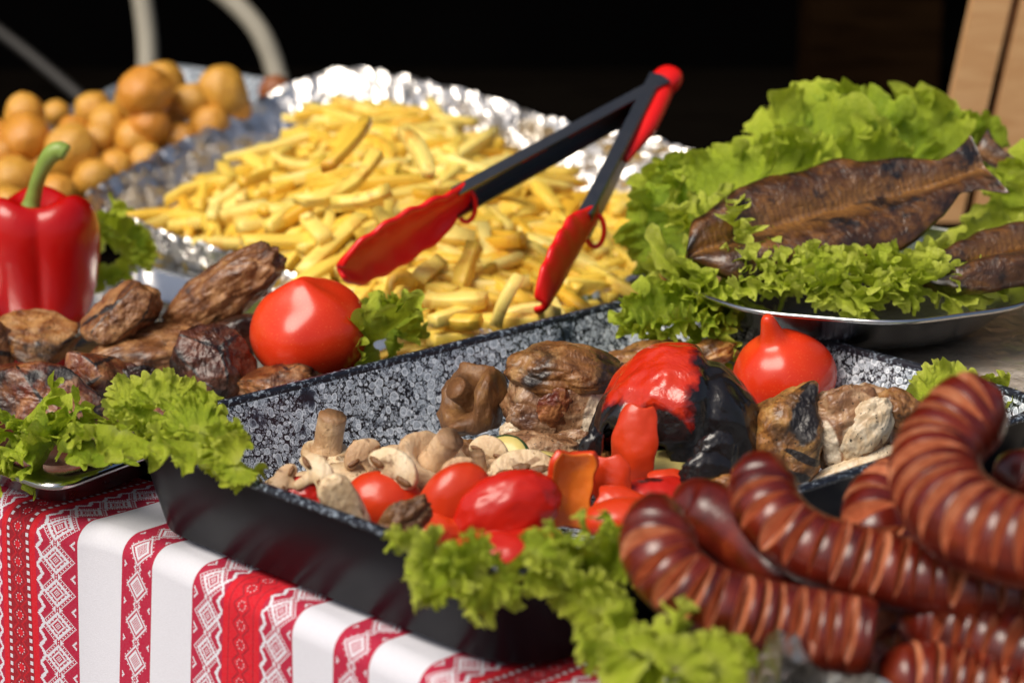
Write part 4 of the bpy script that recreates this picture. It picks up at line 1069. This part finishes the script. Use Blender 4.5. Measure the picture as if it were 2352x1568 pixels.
sub(sh, 'meat', so_, 8, 12, 0, 275, 235, 200, (.0, .0, .0), 71, stew_mat, m, pale=((72, 20, 26, 82, -.35), (-100, -62, 26, 24, 0), (-10, 75, 22, 12, 0)), level=6, amp=.16, rid=.03, freq=1.9)
sub(sh, 'skin_crust', so_, 5, -62, 0, 268, 135, 205, (.0, .10, .1), 72, stew_skin, m, level=6, amp=.12, rid=.02, freq=1.8)
sub(sh, 'meat_shred', so_, -62, 38, 72, 130, 90, 60, (.2, .5, .1), 74, stew_mat, m, amp=.22, rid=.04, freq=1.9)
sub(sh, 'meat_shred', so_, 15, 78, 78, 150, 70, 60, (.2, -.3, .1), 75, stew_mat, m, pale=((30, 5, 20, 12, .2),), amp=.22, rid=.04, freq=1.9)
sub(sh, 'meat_shred', so_, -20, 0, 88, 70, 120, 40, (.2, .35, .1), 79, pork_red, m, amp=.22, rid=.04, freq=1.9)
sub(sh, 'knuckle', so_, -112, 60, 75, 64, 62, 50, (.2, -.3, .1), 76, flesh_white, m, amp=.15)
sub(sh, 'meat_shred', so_, 80, 118, 60, 110, 60, 60, (.2, .1, .1), 77, stew_mat, m, amp=.22, rid=.04)
roast('brown roast meat behind the charred pepper', 'roast_meat', 'meat', 1490, 832, .045, 250, 85, 120, (0, -.12, .2), 78, stew_skin, None, amp=.25, rid=.08, level=6)
roast('crisp tan meat scrap under the frilled lettuce at the pan corner', 'roast_meat', 'meat', 1632, 812, .050, 120, 60, 80, (0, -.12, .2), 79, chicken_skin, None, amp=.25, rid=.08)
# grilled chicken: skin side, torn pale flesh
c = at(1890, 985, .052); m = mpp(c); ch = thing('grilled_chicken', 'grilled chicken piece with charred golden skin and torn white meat', 'meat', c-np.array([0, 0, .035])); so_ = c-np.array(ch.location)
sub(ch, 'skin', so_, -82, 0, 25, 195, 265, 190, (.1, .25, .2), 81, chicken_skin, m, burn=((38, 58, 34, 62, -.45), (-10, -75, 62, 15, -.2), (30, -35, 50, 10, -.4), (-45, 90, 25, 14, .3)), level=6, amp=.10, planes=7, rid=.02)
sub(ch, 'meat', so_, 70, 0, 0, 235, 215, 170, (.1, -.1, .1), 84, stew_mat, m, pale=((20, 30, 60, 30, .5), (60, 60, 40, 24, -.3), (-60, -20, 18, 60, .2)), level=6, amp=.2, rid=.03, freq=1.9)
sub(ch, 'white_meat', so_, 88, -15, 58, 105, 175, 80, (.1, .5, .1), 85, flesh_white, m, level=6, amp=.16, rid=.0, freq=1.6, octv=3)
sub(ch, 'white_meat', so_, 60, 80, 72, 250, 70, 80, (.1, -.42, .1), 86, flesh_white, m, level=6, amp=.14, rid=.0, freq=1.6, octv=3)
sub(ch, 'skin', so_, 165, -50, 15, 120, 90, 110, (.1, .3, .1), 87, stew_skin, m, amp=.2, rid=.06)
roast('grilled skin scrap below the charred pepper', 'roast_meat', 'meat', 1655, 1125, .045, 190, 80, 120, (0, -.15, .3), 88, chicken_skin, None, amp=.25, rid=.08, level=6)
# the charred pepper: an open blistered shell
c = at(1565, 945, .062); m = mpp(c); V, F = ico(6)
od = np.array([-.62, -.62, -.55]); od /= np.linalg.norm(od)
r = 1+.10*fbm(V*1.3+4, 3, 91)+.03*ridged(V*2.0, 2, 92)-.10*np.exp(-((V[:, 0]-.25)/.10)**2)*(V[:, 2] > -.6)
fold = V@od
P = V*r[:, None]*np.array([195, 150, 150])*m
P[:, 2] += -.30*np.maximum(0, V[:, 0]-.1)*.05-.25*np.maximum(0, -V[:, 0]-.3)*.05
P = P@euler(0, .12, 0).T
drip = np.clip((fold-.45)*2.2, 0, 1)*(.5+.9*perlin(V*3.4, 95)); P[:, 2] -= drip*.020
keep = fold < .80+.14*perlin(V*4.2+2, 96)
F2 = [f for f in F if keep[list(f)].all()]
used = sorted({i for f in F2 for i in f}); ix = {k: i for i, k in enumerate(used)}
chv = np.clip((V[:, 0]-.02)*1.9+.36+.35*(-V[:, 1]-.4)*(V[:, 0] > .1), 0, 1)
chv = np.maximum(chv, np.clip((fold-.40)*3.0, 0, 1)); chv = np.maximum(chv, np.clip((-V[:, 2]-.25)*2, 0, 1)); chv = np.maximum(chv, np.clip((-V[:, 0]-.80)*3.5, 0, 1))
me = mesh_data('charred_pepper', P[used], [tuple(ix[i] for i in f) for f in F2], attr={'char': chv[used]})
cp = put('charred_pepper', me, char_mat, None, c); md = cp.modifiers.new('solid', 'SOLIDIFY'); md.thickness = .0035; md.offset = -1
tag(cp, 'collapsed whole red pepper with half its skin burnt glossy black', 'pepper')
for (x, y, w, h, rt, sd) in ((1352, 1055, 55, 140, .2, 97), (1395, 960, 60, 120, .5, 98), (1622, 1085, 110, 90, -.2, 99), (1640, 1050, 90, 120, .3, 100)):
    P0 = at(x, y, .055)-c; v, f_ = blob((w*m, 40*m, h*m), sd, 4, .2, rid=.1); v = v@euler(0, rt, 0).T
    put('burnt_flap', mesh_data('burnt_flap', v, f_, attr={'char': np.ones(len(v))*.8}), char_mat, cp, P0)

# ================================================================== FISH
def mk_fish():
    m = Mt('grilled_fish', .30, coat=.5, sss=.05, ssr=(.006, .002, .001))
    rib = m.attr('rib'); n = m.noise(60, 5, .6, .6)
    b = m.ramp(n, [(.3, (.014, .006, .003)), (.5, (.070, .026, .007)), (.7, (.22, .09, .018))])
    gold = m.mix(m.noise(90, 4), (.13, .046, .008), (.46, .22, .05))
    b = m.mix(m.mth('MULTIPLY', m.ss(rib, .5, .05), .75), b, gold)
    wv = m.wave(70, 9, 4); b = m.mix(m.mth('MULTIPLY', m.ss(wv, .55, .85), m.mth('MULTIPLY', m.ss(rib, .7, .2), .55)), b, (.10, .038, .012))
    b = m.mix(m.ss(m.noise(30, 5, .6), .52, .64), b, (.010, .007, .006)); m.set('Base Color', b)
    h = m.bump(m.noise(150, 5, .6, 1.), .6, .003); m.bump(wv, .10, .001, h); return m.m
fish_mat = mk_fish()
def fish_mesh(seed):
    nu, nv = 90, 41; V = []; rb = []
    for side in (1, -1):
        for i in range(nu):
            t = i/(nu-1); hw = np.interp(t, [0, .06, .18, .35, .6, .78, .87, .93, 1], [.10, .55, .85, 1, .92, .62, .34, .40, .62])*.046
            th = np.interp(t, [0, .08, .3, .6, .85, 1], [.4, .9, 1, .8, .45, .2])
            for j in range(nv):
                a = 2*j/(nv-1)-1
                lobe = abs(math.sin(math.pi*min(1, abs(a-.12)/(1.12 if a < .12 else .88)*.97+.03)))**.8*(1.25 if a < .12 else .8)+.12*(1-abs(a)**4)
                z = .017*th*lobe if side > 0 else -.006*th*(1-a*a)
                V.append(((t-.5)*.235, a*hw*(1+.04*math.sin(t*23+a)), z+.012*(2*t-1)**2*(t > .5)+.010*abs(a)**2)); rb.append(abs(a-.12))
    V = np.array(V); d = fbm(V*60, 4, seed)*.0022+ridged(V*38, 2, seed+4)*.0006
    V[:, 2] += d; V[:, 1] += fbm(V*40+5, 2, seed)*.003
    F = grid_faces(nv, nu)+[tuple(reversed([i+nu*nv for i in f])) for f in grid_faces(nv, nu)]
    bl = [i*nv for i in range(nu)]+[(nu-1)*nv+j for j in range(1, nv)]+[i*nv+nv-1 for i in range(nu-2, -1, -1)]+[j for j in range(nv-2, 0, -1)]
    for i in range(len(bl)):
        a, b = bl[i], bl[(i+1) % len(bl)]; F.append((a, a+nu*nv, b+nu*nv, b))
    return V, F, rb
v, f_, rb = fish_mesh(3); fm = mesh_data('grilled_fish', v, f_, attr={'rib': rb})
FG = 'grilled fish on the steel plate'
tag(put('grilled_fish', fm, fish_mat, M=mat4(basis(x=(.85, .36, .15), z=(.02, -.66, .75)), aty(1925, 506, .104), (.98, .96, .8))), 'whole opened grilled fish, browned and charred, lying across the lettuce', 'fish', FG)
tag(put('grilled_fish', fm, fish_mat, M=mat4(basis(x=(.9, .35, .12), z=(.0, -.4, .9)), aty(2465, 585, .075), (1, .7, 1))), 'dark grilled fish partly covered by lettuce at the plate edge', 'fish', FG)
tag(put('grilled_fish', fm, fish_mat, M=mat4(basis(x=(-.62, .25, .30), z=(.3, -.7, .7)), aty(2440, 470, .20), (.62, .6, .7))), 'brown fish tail rising behind the large opened fish', 'fish', FG)

# ================================================================== SAUSAGES
def pts3(l): return [at(*q) for q in l]
sausage(pts3([(1560, 1165, .098), (1515, 1205, .092), (1522, 1290, .080), (1600, 1365, .068), (1720, 1410, .060), (1850, 1440, .055), (2005, 1465, .052)]), .0182, lambda t: np.array([-.72+.62*t, -.50-.15*t, .60]), 'scored sausage curling up beside the lettuce, one end cut square', 1, .022, None, .0092, .56, True)
sausage(pts3([(1800, 1075, .106), (1752, 1110, .102), (1775, 1185, .092), (1850, 1250, .082), (1960, 1290, .076), (2080, 1320, .072), (2220, 1345, .070), (2380, 1360, .068), (2480, 1360, .068)]), .0176, lambda t: np.array([-.65+.65*t, -.50, .62]), 'scored sausage arching behind the square-cut one', 2, .02, None, .0092, .56)
sausage(pts3([(2300, 905, .150), (2215, 960, .140), (2150, 1050, .126), (2165, 1140, .116), (2245, 1210, .110), (2370, 1250, .108), (2500, 1265, .108)]), .0215, lambda t: np.array([-.75+.5*t, -.45, .58]), 'thick scored sausage rising highest on the pile with a pointed end', 3, .004, None, .0098, .56)
sausage(pts3([(2170, 1085, .096), (2080, 1110, .092), (2020, 1160, .086), (2020, 1230, .076), (2100, 1300, .060), (2200, 1320, .052), (2330, 1320, .05)]), .0170, lambda t: np.array([-.7+.4*t, -.45, .6]), 'scored sausage tucked under the thick pointed one', 4, .02, None, .0086, .56)
sausage(pts3([(2060, 1400, .052), (2130, 1420, .050), (2240, 1455, .047), (2360, 1500, .044), (2480, 1540, .042)]), .0190, lambda t: np.array([-.15, -.55, .8]), 'scored sausage lying low in front of the arching one', 5, .016, None, .0098, .56)
sausage(pts3([(2010, 1565, .030), (2080, 1555, .032), (2200, 1570, .030), (2330, 1600, .028), (2450, 1630, .026)]), .0175, lambda t: np.array([-.15, -.55, .8]), 'scored sausage lowest on the pile next to the foil edge', 6, .016, None, .0094, .56)
sausage(pts3([(1545, 1150, .080), (1600, 1165, .076), (1680, 1215, .070), (1760, 1290, .062), (1850, 1350, .056)]), .0175, (.2, .2, 1), 'smooth-skinned sausage half hidden behind the square-cut one', 7, .07, .001)
sausage(pts3([(2290, 1070, .108), (2330, 1085, .104), (2400, 1110, .100), (2480, 1150, .096)]), .0150, (.2, -.6, .8), 'short scored sausage end peeking out behind the thick pointed one', 8, .012, None, .0080, .3)
sausage(pts3([(1880, 1330, .026), (1980, 1400, .024), (2080, 1470, .022), (2200, 1530, .020)]), .0180, (.1, -.4, .9), 'extra scored sausage added to fill the dark gap under the square-cut end', 9, .016, None, .0105, .7)  # added so the gap in the pile stays dark over the foil
# foil under the sausages
a0 = [at(1500, 1500, .012), at(1680, 1550, .024), at(1785, 1518, .050), at(1900, 1552, .036), at(2100, 1640, .02), at(2600, 1750, .02), at(2700, 1350, .02), at(2250, 1180, .02), at(1900, 1180, .02), at(1620, 1280, .012)]
FRs = np.array(a0); NF2 = 160; lp = np.array([FRs[int(i/NF2*len(FRs)) % len(FRs)]*(1-(i/NF2*len(FRs)) % 1)+FRs[(int(i/NF2*len(FRs))+1) % len(FRs)]*((i/NF2*len(FRs)) % 1) for i in range(NF2)])
fc2 = lp.mean(0); V = []
for (sc, z) in ((1.0, .002), (1.0, .5), (.99, .8), (.975, 1.0), (.95, .8), (.92, .5), (.85, .3), (.5, .25)):
    for p in lp: V.append((*(fc2[:2]+(p[:2]-fc2[:2])*sc), max(.003, p[2]*1.25*z)))
V = np.array(V); V += np.stack([fbm(V*40, 2, 1), fbm(V*40, 2, 2), ridged(V*60, 3, 3)*.6], 1)*.005; V[:, 2] = np.maximum(V[:, 2], .003)
fo2 = np.array([fc2[0], fc2[1], 0]); o = put('foil_sheet', mesh_data('foil_sheet', V-fo2, grid_faces(NF2, 8, True)+[tuple(7*NF2+j for j in range(NF2))], smooth=False), foil, None, fo2)
tag(o, 'crumpled aluminium foil under the pile of scored sausages', 'foil')

# ================================================================== LETTUCE
B_, D_, P_ = let_bright, let_deep, let_pale
# standing leaves behind the fish
G = 'lettuce leaves on the fish plate'
for (bx, by, Y0, tx, ty, Y1, kd, wd, mt, lb) in (
    (1700, 480, .16, 1610, 345, .19, 'frill', 1.1, B_, 'ruffled lettuce leaf standing behind the fish head'),
    (1780, 470, .19, 1740, 300, .22, 'frill', 1.1, B_, 'ruffled lettuce leaf standing between the fish head and tall leaves'),
    (1870, 460, .21, 1860, 205, .25, 'flat', 1.0, B_, 'tall smooth lettuce leaf with a frilled crest behind the fish'),
    (1980, 450, .22, 1960, 190, .26, 'frill', .95, D_, 'tall deep green lettuce leaf behind the middle of the fish'),
    (2070, 440, .24, 2110, 195, .28, 'flat', 1.0, B_, 'tall folded lettuce leaf behind the fish tail'),
    (2140, 420, .25, 2225, 240, .28, 'frill', .9, D_, 'dark frilled lettuce leaf rising beside the fish tail'),
    (1830, 440, .20, 1840, 290, .22, 'cup', 1.0, B_, 'cupped lettuce leaf low against the back of the fish'),
    (1990, 430, .21, 2020, 280, .23, 'cup', 1.0, B_, 'cupped lettuce leaf between the two tall leaves'),
    (2390, 620, .16, 2310, 400, .20, 'flat', 1.2, P_, 'pale broad lettuce leaf on the plate beyond the fish tail'),
    (2420, 470, .18, 2345, 320, .2, 'frill', 1.0, B_, 'frilled lettuce leaf at the far plate edge beyond the tail'),
    (2330, 600, .12, 2230, 520, .15, 'flat', 1.0, P_, 'flat lettuce leaf under the belly of the fish')):
    b0 = aty(bx, by, Y0); leaf(b0, aty(tx, ty, Y1), (0, -.95, .3), kd, mt, wd, lb, G)
# left end of the plate
leaves([((1610, 540), .098, (1440, 490), .105, 'frill', 1.0), ((1600, 560), .092, (1450, 570), .080, 'curl', 1.0), ((1620, 500), .105, (1500, 420), .120, 'cup', .9), ((1640, 480), .110, (1560, 370), .135, 'frill', .9)], 'broad frilled lettuce leaf hanging over the plate end towards the tongs', G, [B_, D_])
# frill along the front of the plate
row = [(1620, 540, 1600, 590), (1650, 560, 1630, 620), (1690, 590, 1680, 645), (1660, 560, 1640, 525), (1720, 605, 1720, 650), (1640, 530, 1650, 505), (1700, 580, 1705, 545), (1740, 620, 1770, 650), (1610, 560, 1590, 560), (1720, 610, 1750, 600)]
leaves([((a, b), .097, (c_, d_), .094, 'dense', 1.0) for a, b, c_, d_ in row], 'tightly frilled lettuce leaf packed at the fish head', G, [B_, B_, P_])
kk = 0
for (y0, dy, dz, n_) in ((658, -.026, -.001, 12), (650, -.024, .008, 12), (640, -.016, .013, 11)):
    for i in range(n_):
        x = 1775+i*590/(n_-1)+rng.uniform(-12, 12); y = y0-.00036*(x-1960)**2*.9-max(0, x-2150)*.10+rng.uniform(-5, 5)
        if y0 < 630 and x > 2020: y += 14
        b0 = at(x, y, .0935); t0 = b0+np.array([rng.uniform(-.010, .010), dy*rng.uniform(.8, 1.25), dz*rng.uniform(.75, 1.3)])
        leaf(b0, t0+(t0-b0)*.15, jit((0, -.45, .9) if dz > .005 else (0, -.2, 1), .5), ('frill', 'frill', 'cup', 'curl')[kk % 4], (P_, P_, B_)[kk % 3], 1.3, 'small frilled lettuce leaf along the front rim of the steel plate', G); kk += 1
# bunch wedged between pan corner and plate
G = 'lettuce bunch at the pan corner'
leaves([((1520, 760), .060, (1440, 690), .075, 'flat', .9), ((1530, 760), .058, (1470, 630), .095, 'frill', 1.0), ((1560, 740), .062, (1530, 630), .095, 'dense', 1.0), ((1580, 720), .066, (1600, 640), .090, 'dense', 1.0), ((1600, 720), .066, (1560, 690), .085, 'dense', 1.2), ((1600, 730), .064, (1640, 690), .080, 'dense', 1.2), ((1620, 730), .060, (1600, 770), .064, 'dense', 1.1), ((1640, 720), .060, (1690, 760), .064, 'dense', 1.1), ((1560, 730), .066, (1530, 770), .066, 'dense', 1.1), ((1500, 740), .060, (1450, 770), .058, 'flat', .8), ((1650, 710), .062, (1700, 710), .066, 'dense', 1.0)], 'leaf of the frizzy lettuce bunch wedged under the steel plate', G, [B_, B_, D_])
# meat tray
G = 'lettuce leaves on the meat tray'
def run(line, n, down, upw, zb, kinds, label, mats, dz=-.020, jt=.8):
    L_, _ = even([np.array(p, float) for p in line], n)
    for i, (x, y) in enumerate(L_):
        for (dx, dy, zz) in ((down[0]+rng.uniform(-45, 45), down[1]*rng.uniform(.7, 1.3), dz*rng.uniform(.6, 1.3)), (upw[0]+rng.uniform(-40, 40), upw[1]*rng.uniform(.6, 1.2), .012)):
            x0, y0 = x+rng.uniform(-14, 14), y+rng.uniform(-10, 10)
            leaf(at(x0, y0, zb), at(x0+dx, y0+dy, zb+zz), jit(CAMV, jt), kinds[rng.randrange(len(kinds))], mats[rng.randrange(len(mats))], rng.uniform(.95, 1.25), label, G)
run([(-30, 985), (40, 985), (110, 992), (180, 1000), (235, 1000)], 9, (-5, 72), (0, -46), .048, ('frill', 'cup', 'flat', 'frill'), 'wavy lettuce leaf spilling over the steel tray corner', [B_, D_, B_], -.008, .5)
run([(270, 985), (340, 950), (420, 960), (490, 1010), (550, 1065)], 10, (-12, 72), (-5, -66), .072, ('frill', 'dense', 'cup', 'frill'), 'crisp frilled lettuce leaf draped over the pan corner beside the meat', [B_, P_, B_], -.012, .6)
leaf(at(380, 950, .072), at(425, 868, .086), jit(CAMV, .3), 'frill', P_, .9, 'pale lettuce leaf rising highest over the pan corner by the burnt pork', G)
leaf(at(330, 950, .070), at(285, 872, .084), jit(CAMV, .3), 'frill', P_, .9, 'pale lettuce leaf rising between smoked pork and burnt pork', G)
leaves([((880, 770), .050, (800, 690), .075, 'cup', 1.0), ((890, 770), .052, (880, 660), .082, 'frill', 1.1), ((900, 770), .050, (960, 700), .070, 'frill', 1.0), ((880, 780), .052, (940, 790), .050, 'cup', 1.0), ((870, 790), .050, (790, 830), .048, 'frill', 1.1), ((880, 770), .056, (870, 800), .060, 'cup', 1.2)], 'rounded lettuce leaf tucked beside the pointed tomato', G, [B_, D_])
leaves([((250, 570), .060, (200, 480), .095, 'frill', 1.0), ((270, 580), .058, (340, 530), .070, 'frill', 1.1), ((270, 590), .060, (300, 500), .09, 'cup', 1.0), ((250, 600), .055, (220, 680), .035, 'frill', 1.0), ((260, 600), .056, (290, 640), .045, 'frill', 1.0), ((280, 560), .062, (350, 570), .060, 'frill', .9)], 'frilled lettuce leaf behind the bell pepper next to the foil', G, [D_, B_])
# front lettuce, out of focus
G = 'lettuce leaves hanging over the pan front'
run([(935, 1262), (1000, 1280), (1070, 1295), (1130, 1305)], 7, (-15, 75), (0, -42), .068, ('frill', 'curl', 'cup', 'dense'), 'pale yellow-green lettuce leaf hanging over the front pan corner', [P_, B_, P_])
leaf(at(1040, 1330, .066), at(1025, 1440, .036), jit(CAMV, .3), 'drape', P_, .8, 'long pale lettuce tip drooping lowest over the front pan corner', G)
run([(1230, 1270), (1300, 1250), (1370, 1240), (1450, 1240)], 6, (-10, 60), (0, -55), .074, ('frill', 'cup', 'dense'), 'frilled lettuce leaf climbing over the pan wall between tomato and sausage', [P_, B_])
run([(1345, 1320), (1360, 1400), (1400, 1460), (1480, 1510), (1580, 1540), (1670, 1530)], 11, (-50, 62), (35, -60), .052, ('frill', 'dense', 'curl', 'dense'), 'pale yellow-green lettuce leaf spilling onto the cloth before the sausages', [P_, P_, B_])
# lettuce behind the high sausage
G = 'lettuce leaves behind the sausages'
for (bx, by, Y0, tx, ty, Y1, kd, lb) in ((2180, 960, -.10, 2180, 825, -.08, 'frill', 'pale frilled lettuce leaf standing between the pan wall and high sausage'), (2200, 950, -.10, 2120, 920, -.10, 'frill', 'pale lettuce leaf bent over the pan wall by the chicken'), (2390, 1010, -.10, 2350, 880, -.09, 'frill', 'pale lettuce leaf behind the pointed sausage end'), (2300, 930, -.08, 2260, 850, -.08, 'flat', 'thin lettuce tip showing past the pointed sausage')):
    leaf(aty(bx, by, Y0), aty(tx, ty, Y1), (-.1, -.9, .4), kd, P_, .9, lb, G)
